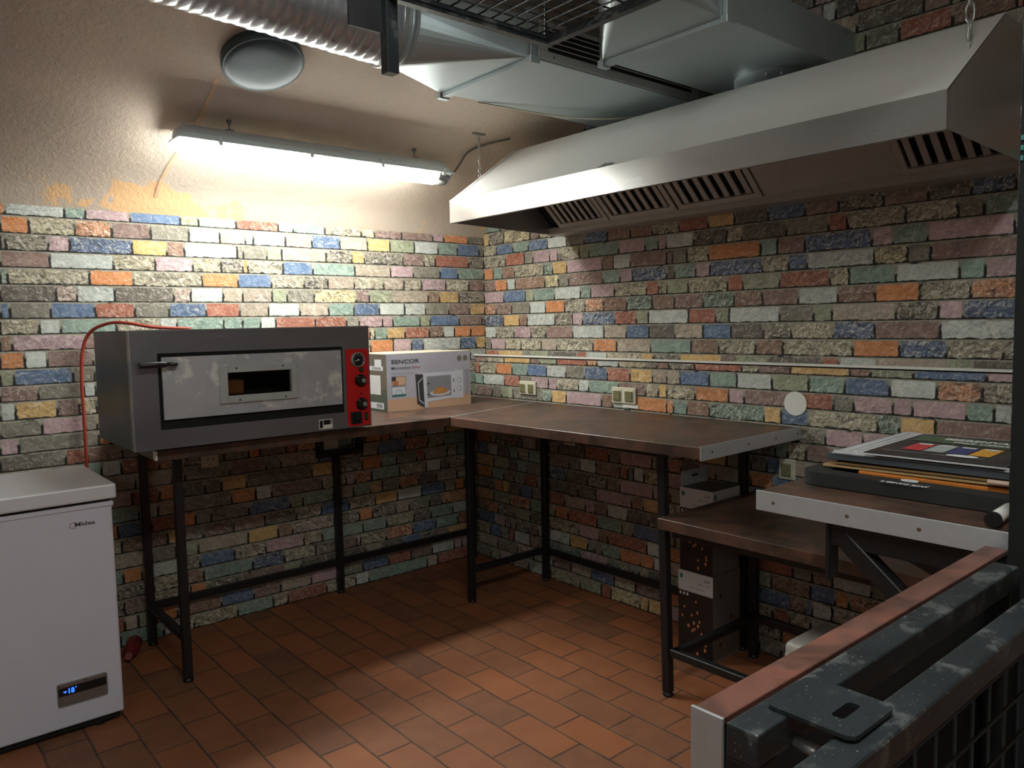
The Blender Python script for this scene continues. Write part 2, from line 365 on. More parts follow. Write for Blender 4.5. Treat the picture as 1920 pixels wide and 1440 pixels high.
# ---- printed brick pattern of the wallpaper: joint heights, then one line per course ("start_mm colour ...")
MORT_L= [1.691, 1.647, 1.584, 1.523, 1.464, 1.404, 1.342, 1.282, 1.226, 1.168, 1.104, 1.045, 0.988, 0.922, 0.86, 0.8, 0.74, 0.678, 0.615, 0.552, 0.49, 0.43, 0.37, 0.308, 0.248, 0.188, 0.12, 0.06, 0]
ROWS_L="""0c 135C 236C 352b 400n 468m 569l 704l 752c 801y 868l 984L 1119o 1235G 1389b 1456c 1543c 1659w 1813R 1948C 2035G 2151l 2252o 2368w 2552t 2620p 2774b 2960G 3030t 3183r 3368w 3437t 3589c 3774Y 3843m 3995m 4178p 4244o 4397g
0t 48c 162n 229D 276o 324m 457l 557D 643r 709l 757w 909k 1009l 1162w 1295G 1362c 1428m 1528w 1643L 1690l 1757C 1857m 1971k 2057g 2171l 2219t 2352o 2437c 2583R 2707m 2845g 2990w 3113l 3221w 3254w 3398l 3523b 3661l 3805y 3927G 4066w 4208t 4327b 4470g
0r 49p 138k 227G 296p 400w 518b 607w 765p 923p 972p 1021t 1090L 1159m 1297w 1401w 1450b 1500m 1638l 1776y 1934C 2052n 2190o 2348g 2364D 2493p 2562B 2774y 2902n 2969w 3183g 3208g 3311G 3379l 3590D 3719y 3785D 3997m 4122c 4189r 4396D
0o 134c 221n 336G 403g 470r 518w 604w 719y 834G 882D 997g 1064y 1218c 1333t 1400G 1448y 1534G 1635g 1702b 1788y 1903n 2019o 2105G 2191t 2345m 2495w 2706c 2855p 3000c 3114D 3205o 3227C 3382b 3522t 3733l 3926p 4056g 4217b 4329t
0m 133g 181l 247G 381w 428b 495k 595y 661y 728D 880b 1013w 1128b 1242b 1342l 1494y 1627C 1675c 1775b 1822m 1922t 1989r 2074b 2208b 2341t 2363C 2621o 2773C 3032o 3182b 3327C 3479D 3593l 3727C 3885l 3999C 4102p 4249C 4397m
0o 50w 190t 295b 400n 539D 679c 749o 839p 959t 1064l 1114y 1273c 1323t 1463p 1583D 1673L 1793k 1953b 2043t 2093t 2232k 2337k 2508L 2576w 2705k 2918L 2986w 3115l 3198l 3327G 3396g 3523Y 3736m 3804G 3931l 4139n 4209y 4331D
0l 88o 190c 345c 447r 583l 739r 856L 958y 1045m 1162o 1279C 1327t 1429b 1531y 1580w 1682m 1818y 1974C 2129G 2265g 2333b 2362g 2488b 2634r 2772g 2898b 3043r 3183l 3308w 3452l 3592t 3721b 3857w 3999w 4121g 4265m 4399y
0l 68b 154R 289G 444b 511C 666m 714l 762l 849y 1003b 1119G 1187D 1341w 1389C 1544b 1592b 1693D 1761l 1809G 1925t 2026l 2113k 2214G 2330C 2449w 2517t 2703C 2861w 2927t 3113t 3193t 3270w 3339r 3524r 3681g 3748p 3873p 3931t 4086G 4148b 4330m 4480g
0y 87C 242g 378r 494o 630p 785k 887l 1042g 1158c 1275t 1323l 1425k 1512p 1628o 1764n 1866R 1982L 2069o 2224k 2326n 2363p 2590m 2630t 2743D 2893y 2940C 3091g 3176b 3289m 3388l 3539G 3652r 3802c 3827t 3896y 3998r 4141n 4228w 4297o 4403o
0t 88l 205m 273c 361y 498r 566G 634C 703m 751b 888b 1044y 1181k 1298w 1415C 1503r 1591m 1693b 1761c 1878l 1927m 1976m 2132w 2235n 2322o 2397w 2467m 2617p 2682k 2832c 2931k 3081w 3128G 3194k 3240R 3372y 3456C 3541g 3653c 3803o 3929p 4033b 4102w 4334b 4436y
0m 134n 182k 268C 368g 521t 674g 722n 875L 990l 1090n 1191b 1291w 1339G 1492y 1592w 1659C 1812p 1898C 1946k 2099k 2166b 2319G 2361b 2547g 2619l 2667c 2819G 2867t 2915l 2962l 3115b 3201l 3315k 3363G 3477y 3544c 3630w 3697y 3783G 3897t 3964p 4064l 4197b 4264y 4398w
0y 119R 169o 329C 433p 523p 642R 747p 836m 956p 1046l 1165L 1215D 1265G 1404t 1524b 1613o 1703m 1822w 1912C 2071m 2176r 2315m 2432g 2579w 2619w 2709g 2798g 2957w 3046b 3205g 3364c 3453b 3503o 3592k 3661t 3820b 3959L 4048p 4207b 4311c 4450m
0n 102m 204C 359l 427w 529C 578G 694C 830l 879w 1015k 1151k 1238C 1394c 1549p 1666y 1782w 1870k 1918w 2074C 2176t 2312w 2359y 2489m 2560c 2618G 2666g 2766n 2814C 2928C 3080n 3233t 3333k 3381R 3533y 3685r 3819t 3919l 3986C 4138b 4252p 4367t
0R 154c 202G 317b 417w 518n 653w 753p 854y 1008y 1056p 1142l 1295g 1396o 1531y 1598o 1732n 1833l 1919w 2073t 2207b 2308g 2436p 2576g 2617l 2734t 2822p 2871m 2940b 2989o 3038l 3175w 3331w 3419w 3576G 3713o 3830k 3933w 3982r 4138m 4226g 4295C 4397G
0o 87o 202L 337R 491G 539y 673n 760g 895C 1010p 1126n 1193m 1260R 1328t 1395r 1530m 1645o 1799c 1934o 2035o 2189g 2304p 2360g 2619o 2660L 2707C 2839o 2991l 3038b 3137l 3251g 3298t 3346c 3478l 3525l 3573o 3639w 3686o 3819G 3885g 3984o 4136t 4235R 4386w
0l 104w 242l 346L 464b 602n 691l 829G 933m 983c 1071C 1160o 1210k 1299G 1387k 1545c 1615G 1664G 1733o 1852l 2010g 2113g 2182p 2301k 2505r 2576n 2698m 2767C 2835b 2973p 3129k 3286G 3374l 3511y 3668t 3717G 3834g 3952y 4040c 4128p 4245b 4294k 4343o
0l 50t 169l 218t 287L 357o 515R 674c 813D 917G 1056o 1194o 1313l 1432g 1521k 1660p 1819y 1908n 1997b 2136b 2225l 2329p 2448k 2518t 2622w 2691r 2830R 2899D 3018g 3088g 3192o 3241m 3360r 3410R 3529t 3687b 3757o 3846o 3895L 3985g 4104w 4222y 4381n 4450n
0n 89R 138o 242t 311b 449c 518m 587G 745l 849t 1006k 1095k 1164l 1233C 1322w 1460l 1599b 1687p 1845b 1964y 2067p 2136w 2255C 2393c 2496l 2600l 2738l 2876n 2926g 3108m 3266g 3334l 3515b 3602n 3736l 3823b 3976R 4111C 4212t 4346o 4414G
0c 155k 223g 359k 408m 476R 524p 592m 748G 835o 990b 1058k 1107C 1209l 1257y 1393w 1549g 1597m 1646g 1733p 1835c 1903g 2005D 2141t 2243k 2330R 2418k 2553w 2621p 2723r 2825o 2913k 3002k 3070y 3177k 3480y 3582D 3737o 3839t 3927g 4043r 4092l 4228C 4296t 4383p
0r 70t 210b 349g 439l 599G 739m 809p 879p 1038C 1108p 1198l 1358o 1498n 1548w 1687t 1807c 1927l 2032t 2137C 2227l 2276p 2416L 2506n 2626t 2746w 2816l 2906g 3110o 3215w 3285m 3528c 3647p 3696R 3785t 3943c 4100w 4189g 4239L 4342m
0G 90c 210c 280r 369t 474p 544y 684k 824b 914c 1073m 1143p 1263C 1423c 1528G 1578r 1717p 1807c 1897G 2037C 2142n 2282w 2441L 2561o 2666b 2786r 2878g 2906o 2958g 3022g 3183b 3369G 3430t 3582l 3685t 3776y 3842g 3939R 4050k 4161L 4291C 4356r 4403k
0m 50D 120p 240R 360m 500p 549t 654k 724g 864t 984y 1144D 1264m 1334c 1494g 1564k 1668m 1828l 1948L 2053m 2158o 2278g 2418n 2538R 2588c 2677n 2782m 2846y 2903g 2985m 3112m 3250k 3397c 3518b 3659c 3801y 3925w 4067b 4209G 4280o 4335g 4406C
0l 118m 256g 305C 408l 457r 546t 634l 792m 910y 998G 1087b 1155c 1293l 1431t 1480k 1568y 1686o 1824w 1913w 2070t 2173b 2311m 2380n 2537G 2625l 2783g 2875R 2904G 2963l 3173y 3307n 3376L 3581l 3614D 3712o 3783D 3916l 3991g 4114k 4190R 4361L
0k 101y 188t 275l 323R 371m 439w 554g 656G 757o 824n 959k 1114c 1200c 1301C 1436m 1523n 1639G 1755D 1856o 1991w 2078l 2232w 2367w 2521t 2675o 2743w 2897D 2967b 3110C 3249p 3427c 3518t 3729t 3858c 4016k 4120t 4258w 4396k
0w 117G 253l 408l 476c 525c 680w 748R 835p 971n 1127w 1175l 1277w 1379C 1515l 1617b 1685r 1734L 1889k 1977m 2113l 2268y 2355c 2457m 2545y 2647D 2783c 2893n 2979t 3188B 3331C 3483D 3585m 3692L 3714C 3856R 4008b 4149t 4286r 4363b 4423D
0C 50c 154D 273b 323l 412w 571k 641R 691g 760l 879D 929l 1033c 1103R 1262b 1381l 1471n 1630o 1749g 1818C 1868p 1938t 2027b 2166c 2270c 2360m 2410y 2514D 2673m 2777c 2873L 2924o 2988D 3117m 3252m 3333G 3408k 3531k 3739l 3822k 3951b 4062D 4127m 4223y 4371k
0p 103p 171r 273r 322o 410k 459t 576k 732k 888t 1006t 1108l 1245w 1381L 1499m 1655R 1743D 1879C 1967p 2055b 2104l 2172g 2241g 2377l 2465C 2602r 2670l 2719G 2787o 2869D 2906n 3046b 3186m 3308l 3455p 3585b 3609g 3722b 3864r 3995m 4121w 4261p 4311p 4381D
0m 89c 178b 337l 476b 545w 664m 783k 942o 1061c 1130o 1234g 1393k 1497p 1655l 1705y 1863c 1933t 2052b 2171l 2220m 2270n 2409C 2547y 2651t 2810D 2899Y 2932c 3114t 3271c 3340r 3530c 3680w 3751t 4089l 4154r 4358w 4405C"""
MORT_R= [2.478, 2.413, 2.349, 2.284, 2.22, 2.155, 2.091, 2.026, 1.962, 1.897, 1.833, 1.768, 1.704, 1.639, 1.585, 1.523, 1.46, 1.4, 1.339, 1.278, 1.218, 1.157, 1.097, 1.036]
ROWS_R="""0R 49D 187y 236w 394R 497b 586w 690n 739b 828k 896D 1000c 1138b 1226w 1345l 1463y 1581G 1719l 1823k 1980G 2098c 2187l 2290c 2394b 2552C 2640k 2709L 2798t 2916o 3019p 3157o 3207k 3325n 3482w 3640p 3744L 3812c 3901w 3950r 4069C 4226c 4344G 4433g 4551g
0w 160p 320R 425D 474t 564t 634G 754k 804y 874m 1014k 1174R 1244k 1384o 1523L 1593w 1683k 1803G 1893C 2053m 2158R 2278p 2417b 2507n 2557c 2647w 2752y 2857l 2907n 2957o 3097D 3202k 3341b 3446o 3586w 3636y 3686w 3846p 3936b 4076k 4180c 4250p 4410b 4550L
0k 159k 209m 259w 398g 502t 592l 681w 821C 910b 980G 1084y 1223t 1343t 1447k 1517m 1567D 1671r 1830G 1880g 1984g 2054n 2158g 2298C 2402p 2452C 2521g 2641y 2730p 2800g 2939y 3009g 3098t 3148l 3238L 3287k 3407t 3566w 3670g 3740l 3879C 3929m 4068D 4138G 4277n 4396G 4486C 4536b
0G 50y 188n 258C 416k 466t 535c 625g 763c 902k 1021L 1140b 1229o 1279r 1438k 1596l 1646g 1785o 1943R 2047G 2117p 2256L 2325t 2464G 2533n 2652k 2722w 2771p 2875c 2994k 3153l 3272k 3361k 3450t 3569C 3673y 3792m 3951D 4090p 4159G 4263C 4402r 4521L
0R 70y 174C 243r 313G 382G 452k 556o 606m 656b 705k 795p 844D 984t 1088b 1227k 1277p 1436C 1540r 1699R 1858m 1927n 2047C 2206k 2275c 2365m 2444k 2651l 2721r 2820b 2970b 3054y 3153p 3251m 3336b 3434D 3566G 3613C 3725t 3857c 3941o 4040L 4190m 4274r 4340p 4424l 4490G
0l 132L 232C 345D 445l 511l 577r 624G 709p 776o 889G 1040k 1173o 1324m 1409t 1561t 1693l 1778D 1825R 1892C 2024y 2175r 2194n 2360r 2515g 2622G 2692l 2781G 2940l 3099t 3189y 3278p 3382D 3522y 3681g 3730b 3889l 3939k 4044l 4148l 4198t 4317l 4367r 4471L 4521w
0L 139l 208c 297p 401l 560D 678t 797k 847l 1005m 1094b 1184w 1342m 1411o 1461o 1619k 1758m 1827p 1877l 2035C 2139g 2278l 2327n 2397L 2446k 2535c 2694G 2852o 2971t 3075k 3145k 3283g 3352l 3402n 3491C 3610k 3729C 3798R 3867y 3957o 4115w 4274p 4363b 4482C
0G 138n 295k 364l 467G 516g 634g 703o 752G 841D 944c 993k 1096m 1185c 1303c 1460y 1529l 1647G 1765p 1922R 2059c 2128g 2266w 2384o 2522C 2590D 2679y 2836c 2993p 3082o 3170k 3239g 3357y 3406n 3475y 3524R 3613g 3682g 3770p 3927g 3996L 4065G 4168l 4237c 4325c 4414b 4502o 4552t
0b 68b 171r 307L 444r 532m 688L 756c 825R 961l 1064t 1166t 1283y 1400L 1537b 1586L 1688r 1825R 1893C 1942C 2098y 2166g 2254n 2303r 2440o 2576t 2679C 2747l 2903p 3040g 3157o 3225w 3274n 3342w 3479y 3596y 3684l 3732C 3889n 3957C 4025G 4074n 4230m 4367G 4523G
0p 102C 258k 414b 550c 618l 721c 823p 872m 988y 1105l 1154t 1242k 1344p 1461t 1509n 1597o 1714l 1850m 1918n 2055k 2191G 2279C 2395G 2512c 2561o 2610p 2658o 2814D 2951y 2999w 3116y 3184o 3286R 3355p 3471k 3559c 3715m 3783y 3939r 3988w 4075l 4143o 4299G 4401n 4504c
0l 49g 138D 241G 360D 448o 537C 606b 655w 759r 808C 965l 1054c 1123C 1281g 1438p 1488G 1625G 1783C 1832c 1921L 2039p 2143C 2246r 2335y 2384l 2487g 2625y 2744y 2832G 2936p 3005C 3108p 3197p 3335D 3453C 3542y 3699m 3817r 3886G 4005G 4162D 4266n 4384y 4487p 4537C
0p 49c 138p 227y 330b 488b 557G 645t 803c 921g 1059c 1162c 1212t 1300w 1458b 1547w 1650t 1699o 1818p 1867l 1985o 2103c 2207b 2364l 2468l 2571y 2620l 2778o 2827b 2916l 3054l 3192o 3330g 3487g 3606w 3694t 3812g 3862r 4000k 4088c 4157m 4226y 4364C 4502t
0k 159D 228y 347c 506m 610k 749l 853g 972w 1111g 1215t 1354t 1492n 1611C 1715w 1805t 1854k 1973t 2132l 2221y 2310r 2400t 2469R 2588o 2747y 2885o 3044c 3133G 3272n 3342o 3391G 3510t 3599t 3704k 3823C 3872w 3922b 4026c 4202m 4269Y 4470D 4591y
0C 69n 138l 207b 276G 433c 502L 605G 694k 783w 871k 1009k 1078y 1181l 1270o 1339k 1408w 1457y 1506g 1595p 1698l 1856m 1905C 1994b 2063y 2181B 2295k 2418m 2555D 2704m 2824b 2969k 3111y 3229r 3369c 3506n 3626n 3759b 3901g 4015w 4147b 4284t 4401b 4533c
0k 152o 285C 437b 522l 608l 741c 826o 893k 1044c 1144n 1192p 1277k 1325p 1410l 1476R 1609g 1657k 1790t 1904C 2056o 2170t 2261g 2332C 2484C 2673r 2739g 2897k 3078c 3145k 3297w 3431p 3475t 3544p 3693t 3869G 3933C 4077p 4132p 4251g 4316r 4463C
0t 133c 181k 228b 328c 443m 595n 642p 757w 857l 942w 1076k 1190k 1256G 1342p 1390g 1523o 1590p 1742n 1894g 2046w 2180p 2417t 2522p 2590B 2826m 2931t 2999o 3228c 3330g 3402m 3431m 3626w 3725n 3791p 4016y 4113T 4175c 4392n 4491t 4562o
0c 102g 239G 376o 532m 668o 805c 854L 990c 1059p 1147p 1283r 1351n 1508r 1576o 1693b 1742G 1878R 2015o 2064c 2166m 2407g 2477Y 2581w 2815b 2886C 2991B 3219p 3288t 3391k 3431B 3616p 3685t 3785m 4005g 4072Y 4168n 4388w 4453o 4549m
0g 119R 208R 257b 415g 484G 603p 761y 919c 988C 1107o 1156t 1245n 1384m 1473c 1522C 1680t 1799R 1888G 2026l 2164p 2254t 2324w 2511t 2665c 2732r 2921G 3073r 3140c 3324G 3431c 3473r 3538c 3719p 3864t 3928w 4103t 4249G 4313b 4481p
0R 86y 152g 286o 400l 448k 548o 614C 767w 853t 953D 1053w 1205o 1358R 1510l 1558m 1658o 1758p 1872k 1920n 1967L 2034y 2167R 2291C 2437o 2577n 2703w 2848m 2990n 3110T 3251m 3392n 3508T 3649n 3785R 3899C 4035o 4167w 4281g 4420m 4545R
0R 88k 190G 307p 409m 477b 526k 642p 691D 740o 895p 1032k 1080C 1149p 1265o 1353l 1402G 1450l 1587G 1655G 1757w 1913y 1981C 2049m 2166B 2311p 2381D 2508l 2723G 2789g 2920w 3132G 3193r 3323w 3529G 3594r 3719B 3917p 3983D 4103w 4303n 4362y 4485B
0G 67C 182p 297g 383m 450y 584k 699l 833m 967l 1101w 1202p 1316k 1403c 1489l 1623w 1709b 1862r 2015t 2169w 2375m 2576B 2719C 2874D 2985k 3125b 3253l 3390k 3526b 3653l 3784w 3982m 4167C 4274p 4405C 4548w
0c 102g 189m 256m 305l 406m 474g 629L 730D 846C 895m 996y 1151o 1219k 1287b 1422y 1470m 1606l 1761p 1828w 1944k 2080n 2167D 2200C 2354B 2496o 2649C 2906n 3018C 3179n 3310t 3518l 3709o 3853C 4093l 4201C 4352c 4475p 4590g
0C 102m 237k 305w 373c 421l 470k 538k 606l 722p 824D 891o 959C 1114L 1201R 1269D 1318o 1473L 1541w 1676y 1744r 1812C 1928l 1996g 2064G 2165k 2283G 2353l 2568w 2695r 2759k 2973G 3101m 3168y 3366D 3503y 3569C 3770w 3895r 3957k 4157G 4281g 4343y 4534r"""
MORT_K= [1.067, 1.035, 0.975, 0.918, 0.857, 0.797, 0.735, 0.675, 0.615, 0.552, 0.49, 0.43, 0.37, 0.308, 0.248, 0.188, 0.125, 0.063, 0]
ROWS_K="""0l 89k 139y 208k 312G 362r 412r 461R 600C 739o 843t 932k 1036g 1106w 1175b 1264o 1403C 1562c 1612l 1731k 1850L 1988w 2147p 2218b 2421G 2552m 2621y 2833m 2959c 3028r 3238D 3362n 3427D 3482c 3632w 3758R 3821r 4015G 4134m 4202y 4399c 4533m
0w 49g 152C 220b 323o 372y 509o 626G 783G 852l 989c 1145p 1263C 1380m 1537m 1586k 1635y 1703R 1791y 1909o 2046y 2095n 2143C 2229R 2352w 2492b 2638t 2764G 2904w 3048t 3171b 3308l 3374l 3448y 3567r 3698b 3837g 3956w 4086b 4222t 4337o 4464C 4599r
0G 88y 192m 241k 378y 516G 673y 722l 860w 928w 1046C 1115o 1233y 1321c 1410o 1528D 1646l 1734C 1783l 1901l 1950p 2053t 2142w 2196t 2267p 2422p 2481p 2607g 2676r 2831m 3017p 3084o 3235C 3374y 3417c 3484m 3634t 3809w 3873C 4016p 4074p 4193g 4282r 4400w 4571t
0y 49G 167C 285p 403w 520l 623o 727p 776o 825C 913C 1002C 1070y 1173k 1311G 1399p 1517w 1586t 1674w 1762l 1866b 1983p 2140m 2353y 2458T 2527C 2762b 2867y 2936T 3170n 3274t 3341o 3375o 3568w 3667n 3733p 3955y 4054T 4118g 4334G 4425g 4499m
0L 103p 222L 291y 379t 468o 586G 724G 842w 911C 1000R 1069o 1138l 1187l 1325o 1483C 1601G 1719t 1837k 1975D 2064C 2113p 2232G 2320c 2370C 2488p 2574p 2703g 2806p 2876C 2980D 3119b 3238c 3397p 3467m 3606G 3745C 3795y 3845w 3964l 4083r 4173p 4223l 4362l 4521l
0w 102p 218p 353G 489L 537c 585w 740C 876r 943D 1031G 1166b 1253m 1340w 1495k 1631t 1718c 1872t 2027w 2143g 2245G 2400p 2468k 2535m 2671m 2771c 2841t 2889k 3005l 3092b 3193p 3280n 3367r 3415C 3502g 3637g 3685t 3839C 3926b 4027G 4114w 4216R 4351b 4486w
0b 49o 166o 282R 331w 399o 516m 604l 740C 857l 993t 1081k 1237b 1373g 1490G 1539p 1641p 1777L 1914o 2031D 2118G 2255m 2391g 2527b 2596D 2664l 2820b 2922k 2988l 3092y 3231L 3389m 3438w 3557c 3646l 3715m 3873y 3962c 4066r 4155t 4294o 4432G 4521t
0c 156l 293t 450G 537y 625w 743r 860p 928g 1031L 1187L 1275k 1393y 1461k 1549R 1666o 1783o 1920m 1969G 2072b 2140g 2228g 2384c 2521m 2590l 2692l 2795b 2898o 2988c 3033l 3141l 3223k 3305R 3380G 3453p 3630g 3692r 3840k 4012g 4078k 4168l 4270k 4312m 4402C 4478l 4521o
0o 120t 209w 279p 419G 524p 683t 803m 873G 1032C 1172o 1291l 1451c 1571w 1675t 1780m 1830R 1989m 2094G 2164y 2284l 2388c 2548o 2707D 2777b 2917b 2987C 3036n 3106C 3211b 3261p 3381Y 3496w 3552g 3585r 3631n 3771w 3872g 3941m 4079t 4224C 4305t 4369k 4464w 4545b
0r 50g 209n 368L 418o 522L 592t 662o 821G 871g 990G 1080G 1199l 1289g 1338b 1458k 1508C 1627b 1677t 1836D 1886l 2045L 2164b 2323G 2428n 2532o 2582o 2702t 2821l 2940l 3080b 3129l 3269G 3358l 3448p 3631m 3707D 3825k 3964B 4081g 4241t 4311k 4380G 4500y
0t 139t 277L 436G 485n 589R 639g 797c 866n 1005p 1094o 1213C 1332p 1381t 1431n 1535l 1584l 1673o 1832D 1970p 2129w 2247t 2406o 2455C 2559n 2609C 2658L 2762r 2812p 2931o 3000g 3139k 3243w 3332c 3381y 3500n 3565p 3773k 3887k 4082L 4164r 4258g 4340m 4421t 4515o
0o 88o 206G 275G 378y 535p 584C 687g 755k 912G 961t 1030l 1133w 1290k 1358l 1476r 1525G 1614G 1751m 1800c 1869l 1986C 2035l 2192b 2310o 2428k 2545n 2614l 2717l 2874k 2943g 3060D 3198o 3355k 3472k 3590w 3705m 3780p 3841l 3976r 4084g 4203b 4292k 4382y 4431o 4501D
0g 100c 148m 214n 348b 500G 614y 662m 776n 929c 996l 1129p 1215C 1281p 1348p 1448p 1515t 1581m 1734l 1848o 2001t 2153C 2201l 2301b 2386t 2472g 2539w 2672m 2744g 2818r 2975o 3105G 3188G 3336m 3382b 3560G 3621t 3768r 3953o 4039c 4087t 4220R 4373G 4506y
0l 158b 261o 365l 522y 591R 749p 887k 1005w 1109C 1197r 1301g 1419o 1523b 1572D 1730G 1887y 2006g 2144G 2247G 2365w 2454R 2612o 2661b 2750n 2902G 2982c 3117C 3218c 3306o 3410w 3482r 3704n 3759p 3884c 4087k 4222G 4337D 4472R 4573n
0k 117G 186t 342t 410m 498g 601y 757c 893k 942l 1059o 1147m 1235b 1304g 1440g 1596b 1699l 1816R 1953p 2041b 2158G 2260D 2378D 2466c 2553L 2671w 2743b 2771n 2827b 2975R 3090m 3225l 3379w 3446o 3520o 3635t 3738g 3790T 3830y 3941w 4088l 4165m 4241D 4330g 4373g 4415p 4504b
0y 105R 194c 264o 354l 493o 632n 792t 841r 981G 1140L 1260y 1399w 1469y 1519C 1678t 1797p 1887m 1992c 2061p 2181l 2300y 2390D 2509t 2579G 2699w 2748c 2826r 2894c 2978G 3097g 3236g 3306G 3375k 3478l 3526t 3560c 3642g 3705p 3875T 4090g 4166m 4226w 4346r 4388G 4448b 4538C
0p 115g 230p 297p 432k 566w 720R 873t 1027y 1075y 1228o 1276m 1343r 1497c 1612t 1746R 1832w 1967G 2034G 2135t 2183t 2283C 2370b 2523w 2610y 2725o 2859D 2978t 3115r 3253o 3411m 3545c 3668b 3805l 3937m 4061w 4201L 4321g 4480l
0c 50t 154b 224y 343c 502m 572o 691b 795l 955b 1004p 1054b 1213c 1352b 1491p 1581g 1651o 1770n 1839b 1929w 2088p 2227l 2297C 2366w 2525w 2615o 2719L 2859g 2949y 3065b 3133C 3182b 3269p 3371y 3475y 3522Y 3688r 3746G 3882c 4077o 4120w 4239l 4359p 4461G 4538g"""

def brick_wall(name, k, const, lo, morts, rows, parent=None, back=.03, sgn=1):
    """k=1: plane y=const running along x;  k=0: plane x=const running along y. One quad per printed brick."""
    me = bpy.data.meshes.new(name); V = []; Fc = []; L = []; H = []; Cc = []
    rng = random.Random(len(rows)*7+k)
    hi = 0.0
    for (z1, z0), row in zip(zip(morts, morts[1:]), rows.strip().split('\n')):
        e = row.split(); st = [lo+int(t[:-1])/1000 for t in e]+[hi]
        st[0] = lo
        for i, t in enumerate(e):
            a, b = st[i], st[i+1]
            if b-a < .004: continue
            c = srgb(*BC[t[-1]]); j = rng.uniform(.86, 1.12); g = len(V)
            V += [(a, const, z0), (b, const, z0), (b, const, z1), (a, const, z1)] if k == 1 else [(const, a, z0), (const, b, z0), (const, b, z1), (const, a, z1)]
            Fc.append((g, g+1, g+2, g+3) if k == 1 else (g+3, g+2, g+1, g))
            h = (b-a)/2, (z1-z0)/2; q = [(-h[0], -h[1]), (h[0], -h[1]), (h[0], h[1]), (-h[0], h[1])]
            if k == 0: q = q[::-1]
            L += q; H += [h]*4; al = 1.0 if t[-1] in ROUGH else rng.choice([0, .15, .35])
            if t[-1] == 'D': al = 1.6
            Cc += [(c[0]*j, c[1]*j, c[2]*j, al)]*4
    me.from_pydata(V, [], Fc)
    me.uv_layers.new(name='local'); me.uv_layers.new(name='half'); me.color_attributes.new('brick', 'FLOAT_COLOR', 'CORNER')
    u1 = me.uv_layers['local']; u2 = me.uv_layers['half']; ca = me.color_attributes['brick']
    for i in range(len(L)): u1.data[i].uv = L[i]; u2.data[i].uv = H[i]; ca.data[i].color = Cc[i]
    me.materials.append(M['brick'])
    o = bpy.data.objects.new(name, me); COL.objects.link(o); ORG[o.name] = Vector((0, 0, 0))
    if parent: o.parent = parent
    return o

def rrect(x0, x1, y0, y1, r, n=6):
    P = []
    for cx_, cy_, a0 in ((x1-r, y1-r, 0), (x0+r, y1-r, 90), (x0+r, y0+r, 180), (x1-r, y0+r, 270)):
        for i in range(n+1): a = math.radians(a0+90*i/n); P.append((cx_+r*math.cos(a), cy_+r*math.sin(a)))
    return P
ZC = lambda y: 1.686+.65*(-y)-.14*y*y+.075*(1-math.exp(min(0, y)/.06))*math.exp(min(0, y)/.33)        # height of the vault over the line y
# ------------------------------------------------------------------ the room
struct(brick_wall('wall_left', 1, 0.0, -4.5, MORT_L, ROWS_L))
wr = struct(brick_wall('wall_right', 0, 0.0, -4.64, MORT_R, ROWS_R))
kw_ = brick_wall('knee_wall', 0, -.075, -4.64, MORT_K, ROWS_K, wr)
struct(MB().box(-.075, 0, -4.64, 0, 1.062, 1.067).build('trim_1', M['plaster_plain']))
struct(MB().box(-.083, -.060, -4.64, -.002, 1.0665, 1.0745, .001).build('trim_2', M['white_plastic']))
mb = MB(); mb.box(-4.56, .06, -4.7, .06, -.05, 0); struct(mb.build('floor', M['floor']))
N = 140; me = bpy.data.meshes.new('ceiling'); V = []; Fc = []
for i in range(N+1):
    y = -4.64*i/N
    for x in (-4.5, .02): V.append((x, y, ZC(y)))
for i in range(N): Fc.append((2*i, 2*i+1, 2*i+3, 2*i+2))
me.from_pydata(V, [], Fc); me.materials.append(M['plaster'])
for p in me.polygons: p.use_smooth = True
o = bpy.data.objects.new('ceiling', me); COL.objects.link(o); struct(o)
struct(MB().box(-4.56, -4.5, -4.7, .06, 0, 2.6).build('wall_near', M['plaster_plain']))
struct(MB().box(-4.5, .06, -4.70, -4.64, 0, 1.75).build('wall_back', M['plaster_plain']))
# old filled wiring chase running down the vault from the round lamp to the wallpaper
mb = MB(); pts = []
for i in range(9):
    t = i/8; y = -.64+t*.60; x = -1.60+.012*math.sin(t*5)-.03*t; wd = .006
    pts.append((x, y, wd))
for a, b in zip(pts, pts[1:]):
    mb.poly([(a[0]-a[2], a[1], ZC(a[1])-.002), (a[0]+a[2], a[1], ZC(a[1])-.002), (b[0]+b[2], b[1], ZC(b[1])-.002), (b[0]-b[2], b[1], ZC(b[1])-.002)])
struct(mb.build('trim_3', pm('orange_filler', srgb(198, 164, 132), .9, 0, .1, 30)))

